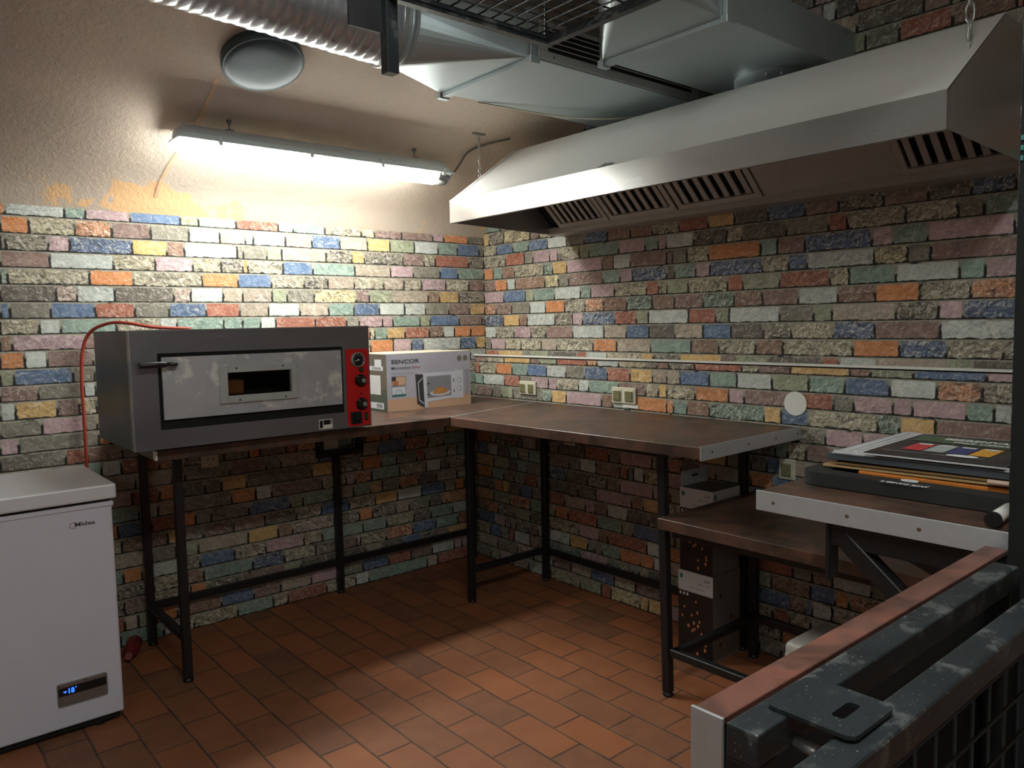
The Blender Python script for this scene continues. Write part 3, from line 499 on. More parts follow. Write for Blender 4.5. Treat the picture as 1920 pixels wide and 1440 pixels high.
# ------------------------------------------------------------------ wall fittings
def wall_socket(name, label, k, s, z, wd, hh, gangs, cat='wall socket', group=None, kind='flap', off=-.075, col='ivory'):
    """k=0 on the knee wall (faces -x), k=1 on the oven wall (faces -y)"""
    P = (lambda d, a: (off-d, a)) if k == 0 else (lambda d, a: (a, -d))
    t = thing(name, label, cat, (off, s, z) if k == 0 else (s, 0, z), group or 'sockets on the brick walls')
    def bx(mb, d0, d1, a0, a1, z0, z1, bev=.0015):
        if k == 0: mb.box(off-d1, off-d0, a0, a1, z0, z1, bev)
        else: mb.box(a0, a1, -d1, -d0, z0, z1, bev)
    mb = MB(); bx(mb, .0005, .011, s-wd/2, s+wd/2, z-hh/2, z+hh/2, .003); mb.build('frame', M[col], t)
    gw = wd/gangs
    for g in range(gangs):
        c = s-wd/2+gw*(g+.5); iw = gw*.36; ih = hh*.36
        mb = MB(); bx(mb, .0112, .014, c-iw, c+iw, z-ih, z+ih, .001); fr = mb.build('insert', M[col], t)
        if kind == 'flap':
            mb = MB(); bx(mb, .0142, .019, c-iw*.86, c+iw*.86, z-ih*.9, z+ih*.78, .002); mb.build('flap', M['socket_flap'], t)
        elif kind == 'schuko':
            n = (-1, 0, 0) if k == 0 else (0, -1, 0); ce = (off-.0142, c, z) if k == 0 else (c, -.0142, z)
            MB().lathe(ce, n, [(0, iw*.95), (.003, iw*.95), (.003, iw*.85), (.0005, iw*.8)], 20, caps=False).build('rim', M[col], t)
            mb = MB()
            for dz, da in ((0, .01), (0, -.01)):
                q = (off-.0142, c+da, z+dz) if k == 0 else (c+da, -.0142, z+dz)
                mb.cyl(q, Vector(q)+Vector(n)*.0012, .003, 10)
            for dz in (iw*.75, -iw*.75):
                q = (off-.015, c, z+dz) if k == 0 else (c, -.015, z+dz)
                mb.cyl(q, Vector(q)+Vector(n)*.0012, .002, 8)
            mb.build('pin_hole', M['black'], t, split=True)
        else:
            mb = MB(); bx(mb, .0142, .018, c-iw*.8, c+iw*.8, z-ih*.85, z+ih*.85, .0015); mb.build('rocker', M['white_plastic'], t)
    return t
wall_socket('double_socket', 'ivory double socket with smoky flaps, smaller one nearest the room corner', 0, -.425, .918, .118, .066, 2)
wall_socket('double_socket', 'bigger ivory double socket above the middle of the right worktop', 0, -1.043, .917, .132, .07, 2)
wall_socket('single_socket', 'ivory single socket with smoky flap above the low brown table', 0, -1.802, .70, .062, .074, 1)
wall_socket('schuko_socket', 'small ivory round-pin socket half hidden just under the front of the right worktop', 0, -.708, .70, .066, .066, 1, kind='schuko')
wall_socket('schuko_socket', 'ivory round-pin socket on the brick wall under the left end of the oven', 1, -1.475, .698, .072, .068, 1, kind='schuko', off=0)
wall_socket('schuko_socket', 'ivory round-pin socket behind the black U bracket under the right end of the oven', 1, -.925, .706, .070, .068, 1, kind='schuko', off=0)
o = MB().box(-.0785, -.0752, -1.118, -1.035, .865, .880, .0005).build('junction_cover', M['white_plastic'], loc=(-.075, -1.08, .87))
tag(o, 'narrow white cable cover strip just under the bigger double socket', 'cable cover')
o = MB().lathe((-.0752, -1.828, .934), (-1, 0, 0), [(0, .0425), (.0025, .0425), (.0032, .041)], 48).build('round_cover_plate', M['white_plastic'], loc=(-.075, -1.828, .934))
tag(o, 'flat round white blanking plate on the brick wall past the end of the right worktop', 'cover plate')

# ------------------------------------------------------------------ fluorescent fixture on the vault
def fixture(label, x0, x1, y, z, lit, hooks, s=1):
    t = thing('fluorescent_lamp', label, 'lamp', ((x0+x1)/2, y, z), 'fluorescent battens')
    hw = .052; n = 10
    def sec(zs, ww, x): return [(x, y+ww*math.cos(a), z+zs*abs(math.sin(a))**.8*(1 if True else 0)) for a in [math.pi*i/n for i in range(n+1)]]
    top = []
    for x, k in ((x0, .55), (x0+.02, .93), (x0+.05, 1), (x1-.05, 1), (x1-.02, .93), (x1, .55)):
        top.append([(x, y+hw*k*math.cos(a), z+.004+.050*k*math.sin(a)) for a in [math.pi*i/n for i in range(n+1)]])
    MB().loft(top, caps=True).build('housing', M['lamp_body'], t, smooth=False)
    MB().box(x0-.004, x1+.004, y-hw-.004, y+hw+.004, z-.002, z+.0045, .002).build('rim', M['lamp_body'], t)
    def low(xa, xb, ka, kb):
        lp = []
        for x, k in ((xa, ka), (xa+.012, 1), (xb-.012, 1), (xb, kb)):
            lp.append([(x, y+(hw-.002)*k*math.cos(a), z-.002-.044*k*math.sin(a)) for a in [math.pi*i/n for i in range(n+1)]])
        return lp
    MB().loft(low(x0+.004, x1-.072, .6, 1), caps=True).build('lit_diffuser', M[lit], t, smooth=True)
    MB().loft(low(x1-.071, x1-.002, 1, .6), caps=True).build('clear_diffuser_end', M['clear'], t, smooth=True)
    mb = MB()
    for x in (x1-.055,): mb.cyl((x, y, z-.03), (x+.03, y, z-.03), .013, 14)
    mb.build('lamp_holder', M['white_plastic'], t)
    for f in (.12, .42, .69, .955):
        x = x0+(x1-x0)*f; mb = MB()
        for sy in (-1, 1):
            mb.box(x-.008, x+.008, y+sy*(hw+.001)-.004, y+sy*(hw+.001)+.004, z-.013, z+.02, .002)
        mb.build('clip', M['lamp_body'], t, split=True)
    for x in hooks:
        zt = ZC(y)-.002; mb = MB(); mb.tube([(x, y, z+.052), (x+.004, y, z+.060), (x, y, (z+zt)/2+.02), (x+.003, y, zt-.012)], .002, 6)
        mb.box(x-.014, x+.014, y-.01, y+.01, z+.052, z+.057, .001)
        mb.lathe((x, y, zt), (0, 0, -1), [(0, .009), (.006, .008), (.014, .004)], 12); mb.build('suspension_hook', M['grey_cable'], t)
    return t
fixture('lit fluorescent batten glowing white under the sloping vault above the oven', -1.688, -.555, -.455, 1.880, 'lit', (-1.50, -.72))
fixture('second fluorescent batten on the crown of the vault above the viewer', -2.55, -1.45, -2.95, ZC(-2.95)-.07, 'lit2', (-2.4, -1.6))
fixture('added fill light shaped as a third batten, unseen at the rear behind the viewer', -4.2, -3.62, -3.9, ZC(-3.9)-.12, 'lit2', (-4.1, -3.75))  # unseen fill light, added to brighten the cartons and fronts from low down
o = MB().tube([(-.556, -.455, 1.888), (-.53, -.458, 1.886), (-.50, -.47, 1.925), (-.47, -.50, ZC(-.50)-.012), (-.42, -.56, ZC(-.56)-.012), (-.33, -.62, ZC(-.62)-.012)], .0045, 8).build('lamp_cable', M['grey_cable'], loc=(-.556, -.455, 1.888))
tag(o, 'grey cable from the right end of the lit batten to the hood', 'cable')
# round bulkhead
n = Vector((0, -(.65-.28*.765), -1)).normalized() if False else Vector((0, -.42, -1)).normalized()
c = Vector((-1.50, -.762, ZC(-.762)+.002))
t = thing('round_ceiling_lamp', 'unlit round grey glass ceiling lamp on the vault, left of the foil duct', 'lamp', tuple(c))
MB().lathe(c, n, [(0, .128), (.03, .131), (.038, .127)], 48).build('base_ring', M['bulkhead'], t)
MB().lathe(c+n*.036, n, [(0, .124), (.004, .121), (.009, .108), (.013, .07), (.0145, .03), (.015, .001)], 48, caps=False).build('glass_shade', M['bulkhead'], t, smooth=True)
mb = MB(); mb.obox(c+n*.035+Vector((-.015, .118, -.0)), (1, 0, 0), (0, 1, -.42), n, .035, .004, .004, .001); mb.build('latch', M['ivory'], t)

# ------------------------------------------------------------------ oven wall table
def leg(mb, x, y, ztop, w=.028):
    mb.box(x-w/2, x+w/2, y-w/2, y+w/2, .014, ztop, .0015)
def foot(t, x, y): MB().lathe((x, y, 0), (0, 0, 1), [(0, .017), (.006, .018), (.011, .014), (.016, .009)], 16).build('foot', M['black'], t)
def steel_table(t, legs, rails, ztop):
    for x, y, *zz in legs:
        mb = MB(); leg(mb, x, y, zz[0] if zz else ztop); l = mb.build('leg', M['black_metal'], t); foot(t, x, y)
    for a, b in rails: MB().bar(a, b, .026).build('rail', M['black_metal'], t)
TT = .853; TB = .817
J = [(-.722, -.668), (-.668, -1.858), (-.080, -1.848), (-.080, -.490)]
t = thing('corner_table', 'brown-topped black steel table along the oven wall, carrying oven and microwave carton', 'table', (-1.3, -.35, 0))
MB().prism([(-1.855, -.655), (-.726, -.662), (-.0835, -.486), (-.0835, -.004), (-1.855, -.004)], 2, TB, TT, .0015).build('worktop', M['worktop'], t)
MB().box(-1.862, -1.855, -.657, -.632, TB+.004, TT-.001, .001).build('end_cap', M['white_plastic'], t)
steel_table(t, [(-1.745, -.475), (-1.745, -.052), (-.914, -.03, .642), (-.14, -.035)],
    [((-1.745, -.462, .155), (-1.745, -.066, .155)), ((-1.731, -.03, .148), (-.154, -.03, .148)), ((-1.745, -.475, TB-.014), (-1.745, -.05, TB-.014)),
     ((-1.745, -.475, TB-.014), (-.60, -.475, TB-.014)), ((-1.731, -.03, TB-.014), (-1.02, -.03, TB-.014)), ((-.76, -.03, TB-.014), (-.154, -.03, TB-.014))], TB)
# the middle rear leg ends in a U bracket round the socket
mb = MB(); mb.box(-1.008, -.778, -.044, -.016, .642, .668, .001); mb.box(-1.008, -.982, -.044, -.016, .66, TB, .001); mb.box(-.804, -.778, -.044, -.016, .66, TB, .001); mb.build('socket_bracket', M['black_metal'], t)

t = thing('side_table', 'brown-topped black steel table along the right wall under the big hood', 'table', (-.4, -1.2, 0))
MB().prism(J, 2, TB, TT, .0015).build('worktop', M['worktop'], t)
mb = MB(); a = Vector((-.722, -.666, TT+.0012)); b = Vector((-.083, -.487, TT+.0012)); mb.bar(a, b, .006, w2=.0022, bev=0); mb.build('joint_strip', M['alu'], t)
a = Vector((-.671, -1.8605, .8345)); b = Vector((-.082, -1.8515, .8345)); mb = MB(); mb.bar(a, b, .003, w2=.044, bev=.0005); es = mb.build('end_strip', M['alu'], t)
for f in (.1, .44, .72, .96):
    q = a.lerp(b, f)+Vector((0, -.0015, 0)); MB().lathe(q, (0, -1, 0), [(0, .0042), (.001, .0035)], 12).build('screw', M['screw'], es)
steel_table(t, [(-.543, -.55), (-.104, -.56), (-.104, -1.64)],
    [((-.529, -.55, .145), (-.118, -.55, .145)), ((-.104, -.574, .145), (-.104, -1.626, .145)), ((-.543, -.55, TB-.014), (-.585, -1.64, TB-.014)), ((-.104, -.56, TB-.014), (-.104, -1.64, TB-.014)),
     ((-.529, -.55, TB-.014), (-.118, -.55, TB-.014)), ((-.571, -1.64, TB-.014), (-.118, -1.64, TB-.014))], TB)

mb = MB(); mb.bar((-.585, -1.649, TB), (-.594, -1.677, .014), .028, up=(1, 0, 0), bev=.0015); mb.build('leg', M['black_metal'], t); foot(t, -.594, -1.677)
t = thing('low_table', 'lower brown-topped steel table in front of the glassware carton stack', 'table', (-.35, -2.1, 0))
MB().box(-.632, -.080, -2.50, -1.666, .564, .600, .0015).build('worktop', M['worktop'], t)
steel_table(t, [(-.135, -1.705), (-.588, -2.46), (-.135, -2.46)],
    [((-.590, -1.705, .150), (-.149, -1.705, .150)), ((-.590, -1.690, .150), (-.588, -2.446, .150)), ((-.135, -1.712, .150), (-.135, -2.446, .150)), ((-.588, -1.705, .55), (-.149, -1.705, .55)), ((-.588, -1.700, .55), (-.588, -2.446, .55))], .564)

# ------------------------------------------------------------------ pizza oven


X0, X1, Y0, Y1, Z0, Z1 = -1.930, -1.108, -.700, -.250, .862, 1.233
t = thing('pizza_oven', 'dark stainless single-deck pizza oven with red control panel standing on the corner table', 'oven', (-1.5, -.48, .853))
mb = MB(); ca_, cb = -1.852, -1.218; za, zb = .922, 1.161
mb.box(X0, ca_, Y0, Y0+.03, Z0, Z1); mb.box(cb, X1, Y0, Y0+.03, Z0, Z1); mb.box(ca_, cb, Y0, Y0+.03, Z0, za); mb.box(ca_, cb, Y0, Y0+.03, zb, Z1)
mb.box(X0+.004, X1-.004, Y1-.004, Y1, Z0, Z1); mb.box(X0+.004, X1-.004, Y0+.03, Y1-.004, Z1-.004, Z1); mb.box(X0+.004, X1-.004, Y0+.03, Y1-.004, Z0, Z0+.004)
mb.build('casing', M['oven_steel'], t)
for a_ in (X0, X1-.004): MB().box(a_, a_+.004, Y0+.03, Y1, Z0, Z1).build('side_panel', M['oven_side_shaded'], t)
mb = MB(); mb.box(X0-.0012, X0+.001, Y0-.001, Y0+.002, Z0, Z1+.001); mb.box(X0, X1, Y0-.001, Y0+.001, Z1-.001, Z1+.0015); mb.build('edge_trim', M['steel'], t)
mb = MB(); mb.box(ca_, cb, Y0+.22, Y0+.224, za, zb); mb.box(ca_-.003, ca_, Y0+.03, Y0+.22, za, zb); mb.box(cb, cb+.003, Y0+.03, Y0+.22, za, zb); mb.box(ca_, cb, Y0+.03, Y0+.22, za-.003, za); mb.box(ca_, cb, Y0+.03, Y0+.22, zb, zb+.003)
mb.build('baking_chamber', M['black_matte'], t)
mb = MB(); mb.box(ca_, ca_+.008, Y0+.004, Y0+.012, za, zb); mb.box(ca_, cb, Y0+.006, Y0+.012, zb-.010, zb); mb.box(cb-.006, cb, Y0+.004, Y0+.012, za, zb); mb.box(ca_+.008, cb-.006, Y0+.010, Y0+.016, za, .954); mb.build('recess_frame', M['black_matte'], t)
dr = MB(); gx0, gx1, gz0, gz1 = -1.641, -1.421, 1.014, 1.090; dx0, dx1, dz0, dz1 = -1.841, -1.226, .953, 1.149; dy = Y0-.004
dr.box(dx0, gx0, dy, dy+.012, dz0, dz1); dr.box(gx1, dx1, dy, dy+.012, dz0, dz1); dr.box(gx0, gx1, dy, dy+.012, dz0, gz0); dr.box(gx0, gx1, dy, dy+.012, gz1, dz1)
door = dr.build('door', M['oven_door'], t)
mb = MB(); wx0, wx1, wz0, wz1 = -1.668, -1.401, .990, 1.113
for a in ((wx0, gx0, wz0, wz1), (gx1, wx1, wz0, wz1), (gx0, gx1, wz0, gz0), (gx0, gx1, gz1, wz1)): mb.box(a[0], a[1], dy-.010, dy, a[2], a[3], .0015)
mb.build('window_frame', M['steel_light'], door)
mb = MB()
for x, z in ((-1.612, 1.104), (-1.452, 1.104), (-1.605, .999), (-1.445, .999)): mb.lathe((x, dy-.010, z), (0, -1, 0), [(0, .0033), (.0015, .0028)], 10)
mb.build('frame_screw', M['black'], door, split=True)
MB().box(gx0, gx1, dy+.004, dy+.007, gz0, gz1).build('window_pane', M['glass'], door)
mb = MB(); mb.lathe((-1.915, dy-.030, 1.128), (1, 0, 0), [(0, .0085), (.004, .010), (.072, .0095), (.080, .008)], 16); mb.lathe((-1.836, dy-.030, 1.128), (1, 0, 0), [(0, .0062), (.030, .0058), (.034, .004)], 14); mb.bar((-1.806, dy-.030, 1.127), (-1.806, dy, 1.122), .010); mb.build('handle', M['black'], door)
mb = MB(); mb.lathe((-1.808, dy, 1.119), (0, -1, 0), [(0, .012), (.003, .010)], 16); mb.build('handle_base', M['steel'], door)
mb = MB(); mb.box(-1.655, -1.565, Y0+.05, Y0+.15, .99, 1.062, .003); mb.box(-1.655, -1.567, Y0+.048, Y0+.05, 1.022, 1.026); mb.build('chamber_brick', pm('firebrick', srgb(176, 112, 72), .8, 0, .1, 20), t)
MB().box(-1.70, -1.40, Y0+.05, Y0+.20, .985, 1.016).build('stone_slab', pm('stone_slab', srgb(74, 68, 60), .9), t)
cp = MB().box(-1.207, -1.113, Y0-.003, Y0, .867, 1.151, .0008).build('control_panel', M['red_panel'], t)
py = Y0-.003
g = MB().lathe((-1.160, py, 1.111), (0, -1, 0), [(0, .0275), (.008, .0275), (.010, .026), (.010, .0235), (.006, .0232)], 40, caps=False).build('gauge_bezel', M['steel'], cp)
gf = MB().lathe((-1.160, py-.0065, 1.111), (0, -1, 0), [(0, .0236), (.0004, .0236)], 40).build('gauge_face', M['black'], cp)
mb = MB()
for i in range(9):
    a = math.radians(210-30*i); mb.obox((-1.160+.0185*math.cos(a), py-.0073, 1.111+.0185*math.sin(a)), (math.cos(a), 0, math.sin(a)), (0, 1, 0), (-math.sin(a), 0, math.cos(a)), .0022, .0002, .0007)
mb.obox((-1.167, py-.0078, 1.1085), (1, 0, .35), (0, 1, 0), (-.35, 0, 1), .0085, .0003, .0008); mb.lathe((-1.159, py-.0074, 1.111), (0, -1, 0), [(0, .003), (.001, .003)], 14); mb.build('needle_and_marks', M['lettering_white'], cp)
for i, (x_, z_) in enumerate(((-1.150, 1.034), (-1.148, .947))):
    k = MB().lathe((x_, py, z_), (0, -1, 0), [(0, .0235), (.004, .0235), (.007, .020), (.014, .018), (.018, .016)], 32).build('temperature_knob', M['black'], cp)
    MB().lathe((x_+.003, py-.018, z_), (0, -1, 0), [(0, .0085), (.004, .0085), (.005, .0075)], 24).build('knob_cap', M['steel'], k)
    mb = MB(); mb.obox((x_-.013, py-.0087, z_+.0145), (-.65, 0, .75), (0, 1, 0), (.75, 0, .65), .0035, .0012, .0008); mb.build('knob_pointer', M['lettering_white'], k)
l = MB().lathe((-1.146, py, 1.073), (0, -1, 0), [(0, .0085), (.003, .0085), (.004, .0075)], 20).build('pilot_lamp', M['black'], cp)
MB().lathe((-1.146, py-.0042, 1.073), (0, -1, 0), [(0, .005), (.002, .0035)], 14).build('pilot_lens', M['green'], l)
MB().lathe((-1.147, py, .986), (0, -1, 0), [(0, .0036), (.002, .003)], 14).build('reset_button', M['black'], cp)
s_ = MB().box(-1.197, -1.152, py-.010, py, .876, .920, .003).build('rotary_switch', M['black'], cp)
mb = MB(); mb.lathe((-1.1745, py-.010, .898), (0, -1, 0), [(0, .013), (.006, .012)], 24); mb.obox((-1.1745, py-.018, .898), (.8, 0, .6), (0, 1, 0), (-.6, 0, .8), .013, .004, .004, .001); mb.build('switch_knob', M['black_matte'], s_)
l = MB().box(-1.138, -1.122, py-.002, py, .885, .914, .0008).build('mains_switch', M['black'], cp)
MB().box(-1.135, -1.126, py-.004, py-.002, .891, .908, .0006).build('green_rocker', M['green'], l)
mb = MB()
for x_, z_ in ((-1.203, 1.146), (-1.117, 1.146), (-1.203, 1.008), (-1.117, 1.008), (-1.203, .871), (-1.117, .871)): mb.lathe((x_, py, z_), (0, -1, 0), [(0, .0018), (.0008, .0014)], 8)
mb.build('panel_screw', M['steel'], cp, split=True)
pl = MB().box(-1.320, -1.268, Y0-.0012, Y0, .869, .903, .0003).build('rating_plate', M['white_plastic'], t)
mb = MB(); mb.box(-1.318, -1.306, Y0-.0016, Y0-.0012, .873, .900); mb.box(-1.303, -1.276, Y0-.0016, Y0-.0012, .884, .901); mb.box(-1.274, -1.271, Y0-.0016, Y0-.0012, .886, .901); mb.build('plate_print', M['black'], pl)
mb = MB(); mb.box(-1.541, -1.533, dy-.0006, dy, .9685, .9705); mb.box(-1.529, -1.514, dy-.0006, dy, .969, .9705); mb.build('worn_print', M['lettering_dark'], door)
for x_, y_ in ((-1.83, -.62), (-1.17, -.62), (-1.83, -.30), (-1.17, -.30)): MB().cyl((x_, y_, .8535), (x_, y_, Z0), .016, 16).build('foot', M['black'], t)
o = MB().tube([(-1.60, -.24, 1.237), (-1.72, -.21, 1.245), (-1.80, -.16, 1.262), (-1.845, -.09, 1.262), (-1.895, -.04, 1.232), (-1.921, -.022, 1.165), (-1.930, -.018, 1.05), (-1.930, -.018, .90), (-1.932, -.018, .70), (-1.95, -.03, .5)], .0062, 10).build('oven_supply_cable', M['red_cable'], loc=(-1.7, -.2, 1.237))
tag(o, 'red-brown supply cable looping off the oven top and down the brick wall behind the freezer', 'cable')

# ------------------------------------------------------------------ boxed microwave
bx0, bx1, by0, by1, bz0, bz1 = -.797, -.338, -.303, -.012, .8535, 1.107
t = thing('microwave_carton', 'printed cardboard carton of a boxed microwave, SENCOR on the front, beside the oven', 'cardboard box', ((bx0+bx1)/2, -.16, bz0))
MB().box(bx0, bx1, by0, by1, bz0, bz1, .0015).build('carton_body', pm('carton_top_board', srgb(200, 192, 180), .6, 0, .04, 8), t)
W_, H_ = bx1-bx0, bz1-bz0
def fp(u, v, d=.0006): return (bx0+u*W_, by0-d, bz1-v*H_)
def frect(mb, u0, u1, v0, v1, d=.0006): mb.poly([fp(u0, v1, d), fp(u1, v1, d), fp(u1, v0, d), fp(u0, v0, d)]); return mb
def fpoly(mb, pts, d=.0006): mb.poly([fp(u, v, d) for u, v in pts]); return mb
lil = pm('lilac_grey_print', srgb(172, 168, 180), .45, 0, .10, 9); wood = pm('pale_wood_print', srgb(196, 158, 130), .45, 0, .08, 40, stretch=(1, 1, 6))
dgr = pm('grey_green_print', srgb(92, 84, 76), .5, 0, .04, 4); mgr = pm('green_grey_print', srgb(70, 78, 68), .5, 0, .05, 4)
mwl = pm('print_white', srgb(198, 198, 206), .45, 0, .02); mwm = pm('print_mid_grey', srgb(150, 150, 158), .45, 0, .02); mwd = pm('print_dark', srgb(58, 56, 60), .45, 0, .05); mwi = pm('print_cavity', srgb(132, 130, 138), .45, 0, .05, 10)
food = pm('print_pasta', srgb(186, 128, 70), .5, 0, .5, 260); tealp = M['teal_print']
mb = MB(); frect(mb, 0, 1, 0, .79, .0006); fr = mb.build('front_print', lil, t, recalc=False)
mb = MB(); fpoly(mb, [(0, .79), (.55, .77), (1, .765), (1, 1), (0, 1)], .0007); mb.build('printed_tabletop', wood, fr, recalc=False)
mb = MB(); frect(mb, .055, .205, .395, .545, .0009); mb.build('photo_inset', wood, fr, recalc=False)
mb = MB(); frect(mb, .055, .205, .575, .735, .0009); mb.build('photo_inset', mwl, fr, recalc=False)
mb = MB()
for a in ((.052, .208, .390, .395), (.052, .208, .545, .550), (.052, .208, .570, .575), (.052, .208, .735, .740)): frect(mb, a[0], a[1], a[2], a[3], .0010)
for a in ((.052, .055, .39, .55), (.205, .208, .39, .55), (.052, .055, .57, .74), (.205, .208, .57, .74)): frect(mb, *a, .0010)
frect(mb, .055, .10, .395, .47, .0010); mb.build('inset_border', mwd, fr, recalc=False)
mb = MB(); fpoly(mb, [(.065, .545), (.065, .49), (.10, .455), (.13, .49), (.12, .545)], .0011); mb.build('inset_hand', pm('print_hand', srgb(168, 104, 74), .5), fr, recalc=False)
mb = MB(); frect(mb, .055, .205, .705, .735, .0011); mb.build('inset_caption', tealp, fr, recalc=False)
mb = MB(); n_ = 20
mb.poly([fp(.13+.045*math.cos(math.pi*i/n_), .705-.085*math.sin(math.pi*i/n_), .0010) for i in range(n_+1)][::-1]); mb.build('inset_dial', mwm, fr, recalc=False)
mb = MB(); mb.poly([fp(.13+.036*math.cos(math.pi*i/n_), .705-.068*math.sin(math.pi*i/n_), .0012) for i in range(n_+1)][::-1]); mb.build('inset_dial_face', mwl, fr, recalc=False)
# printed microwave
mb = MB(); fpoly(mb, [(.93, .375), (.985, .36), (.985, .79), (.93, .86)], .0009); fpoly(mb, [(.80, .35), (.985, .345), (.985, .37), (.80, .375)], .0009); mb.build('picture_side', mwm, fr, recalc=False)
mb = MB(); fpoly(mb, [(.41, .36), (.80, .36), (.80, .85), (.44, .885), (.41, .885)], .0010); frect(mb, .80, .905, .34, .865, .0011); mb.build('picture_front', mwl, fr, recalc=False)
mb = MB(); fpoly(mb, [(.455, .425), (.752, .425), (.752, .80), (.455, .82)], .0012); mb.build('picture_cavity', mwi, fr, recalc=False)
mb = MB(); fpoly(mb, [(.322, .37), (.412, .385), (.425, .985), (.335, .90)], .0013); mb.build('picture_door', mwd, fr, recalc=False)
mb = MB(); fpoly(mb, [(.412, .385), (.452, .385), (.462, .985), (.425, .985)], .0014)
fpoly(mb, [(.350, .52), (.405, .44), (.405, .455), (.358, .53), (.366, .83), (.415, .90), (.415, .92), (.358, .84)], .0015); mb.build('picture_door_edge', mwl, fr, recalc=False)
mb = MB()
for cv in (.535, .685):
    mb.poly([fp(.855+.030*math.cos(2*math.pi*i/24), cv-.052*math.sin(2*math.pi*i/24), .0013) for i in range(24)][::-1])
mb.build('picture_knob', mwm, fr, recalc=False, split=True)
mb = MB()
for cv in (.535, .685):
    mb.poly([fp(.853+.023*math.cos(2*math.pi*i/24), cv-.040*math.sin(2*math.pi*i/24), .0015) for i in range(24)][::-1])
mb.poly([fp(.615+.125*math.cos(2*math.pi*i/24), .735-.055*math.sin(2*math.pi*i/24), .0014) for i in range(24)][::-1]); mb.build('picture_plate', mwl, fr, recalc=False)
mb = MB(); mb.poly([fp(u, v, .0016) for u, v in ((.52, .735), (.53, .70), (.55, .665), (.58, .645), (.62, .625), (.66, .65), (.70, .68), (.715, .715), (.69, .745), (.61, .755), (.55, .75))][::-1]); mb.build('picture_food', food, fr, recalc=False)
mb = MB()
for a in ((.455, .485, .555, .57), (.465, .49, .545, .56), (.455, .49, .745, .76), (.78, .79, .50, .56), (.78, .79, .70, .75)): frect(mb, *a, .0014)
mb.build('picture_latch', mwd, fr, recalc=False, split=True)
mb = MB()
for cu_ in (.862, .938): mb.poly([fp(cu_+.029*math.cos(2*math.pi*i/24), .125-.052*math.sin(2*math.pi*i/24), .0009) for i in range(24)][::-1])
mb.build('round_badge', pm('badge_print', srgb(112, 112, 100), .5), fr, recalc=False, split=True)
for nm, u0, v0, ww, hh, mt, bo in (('SENCOR', .050, .165, .325, .068, 'lettering_dark', .02), ('Microwave', .052, .262, .215, .045, 'lettering_dark', .006), ('Oven', .282, .262, .100, .045, 'lettering_red', .006), ('SMW 1918WH', .052, .345, .26, .034, 'lettering_grey', 0)):
    text('carton_lettering', nm, fp(u0, v0, .0009), (1, 0, 0), (0, 0, 1), ww*W_, M[mt], fr, hh*H_, bold=bo)
# left side of the carton
def sp_(a, v, d=.0006): return (bx0-d, by0+a*(by1-by0), bz1-v*H_)
def srect(mb, a0, a1, v0, v1, d=.0006): mb.poly([sp_(a1, v1, d), sp_(a0, v1, d), sp_(a0, v0, d), sp_(a1, v0, d)]); return mb
mb = MB(); srect(mb, 0, 1, 0, .62); sd = mb.build('side_print', dgr, t, recalc=False)
mb = MB(); srect(mb, 0, 1, .62, 1, .0006); mb.build('side_print_lower', mgr, sd, recalc=False)
mb = MB(); srect(mb, .10, .50, .21, .285, .0010); srect(mb, .14, .34, .09, .21, .0010); srect(mb, .10, .9, .85, .96, .0010); srect(mb, .18, .55, .37, .71, .0010); mb.build('side_label', M['carton_white'], sd, recalc=False, split=True)
mb = MB()
for i in range(9): srect(mb, .16+.03*i, .175+.03*i, .225, .27, .0014)
for i in range(10): srect(mb, .14+.018*i, .150+.018*i, .87, .94, .0014)
for i in range(10): srect(mb, .66+.018*i, .670+.018*i, .87, .94, .0014)
srect(mb, .56, .66, .40, .68, .0012); mb.build('barcode', mwd, sd, recalc=False)
# closing flaps of the lid
mb = MB(); mb.box(bx0+.001, bx1-.001, by0+.001, (by0+by1)/2-.001, bz1, bz1+.0025); mb.box(bx0+.001, bx1-.001, (by0+by1)/2+.001, by1, bz1, bz1+.0025); mb.build('top_flap', pm('kraft_flap', srgb(196, 184, 164), .7, 0, .05, 9), t)

# ------------------------------------------------------------------ chest freezer
t = thing('chest_freezer', 'white chest freezer with a glowing blue display standing left of the steel table', 'freezer', (-2.45, -.40, 0))
MB().box(-2.95, -1.984, -.612, -.20, .03, .706, .006, 2).build('cabinet', M['white'], t)
MB().box(-2.945, -1.990, -.606, -.21, .706, .718).build('gasket', M['black_matte'], t)
MB().box(-2.955, -1.980, -.616, -.198, .692, .708, .003).build('upper_rim', M['white'], t)
MB().box(-2.965, -1.974, -.634, -.188, .718, .764, .006, 2).build('lid', M['white_lid'], t)
MB().box(-2.94, -1.995, -.600, -.21, .012, .031).build('plinth', M['black_matte'], t)
for x_ in (-2.9, -2.05):
    for y_ in (-.58, -.24): MB().cyl((x_, y_, 0), (x_, y_, .014), .018, 14).build('foot', M['black'], t)
dp = MB().box(-2.166, -2.029, -.6165, -.612, .101, .172, .006, 3).build('display_panel', M['steel'], t)
MB().box(-2.163, -2.032, -.6175, -.6165, .104, .169, .0008).build('display_inlay', pm('display_inlay_grey', srgb(120, 108, 104), .3, .3), dp)
gl = MB().box(-2.163, -2.032, -.6185, -.6175, .133, .159, .0003).build('display_glass', M['black'], dp)
text('blue_digits', '18', (-2.136, -.6187, .138), (1, 0, 0), (0, 0, 1), .016, M['blue_led'], gl, .0165, bold=.03)
mb = MB(); mb.box(-2.150, -2.141, -.6189, -.6186, .1445, .1475); mb.box(-2.1475, -2.1435, -.6189, -.6186, .142, .1445); mb.box(-2.117, -2.114, -.6189, -.6186, .151, .1545); mb.build('blue_digits', M['blue_led'], gl)
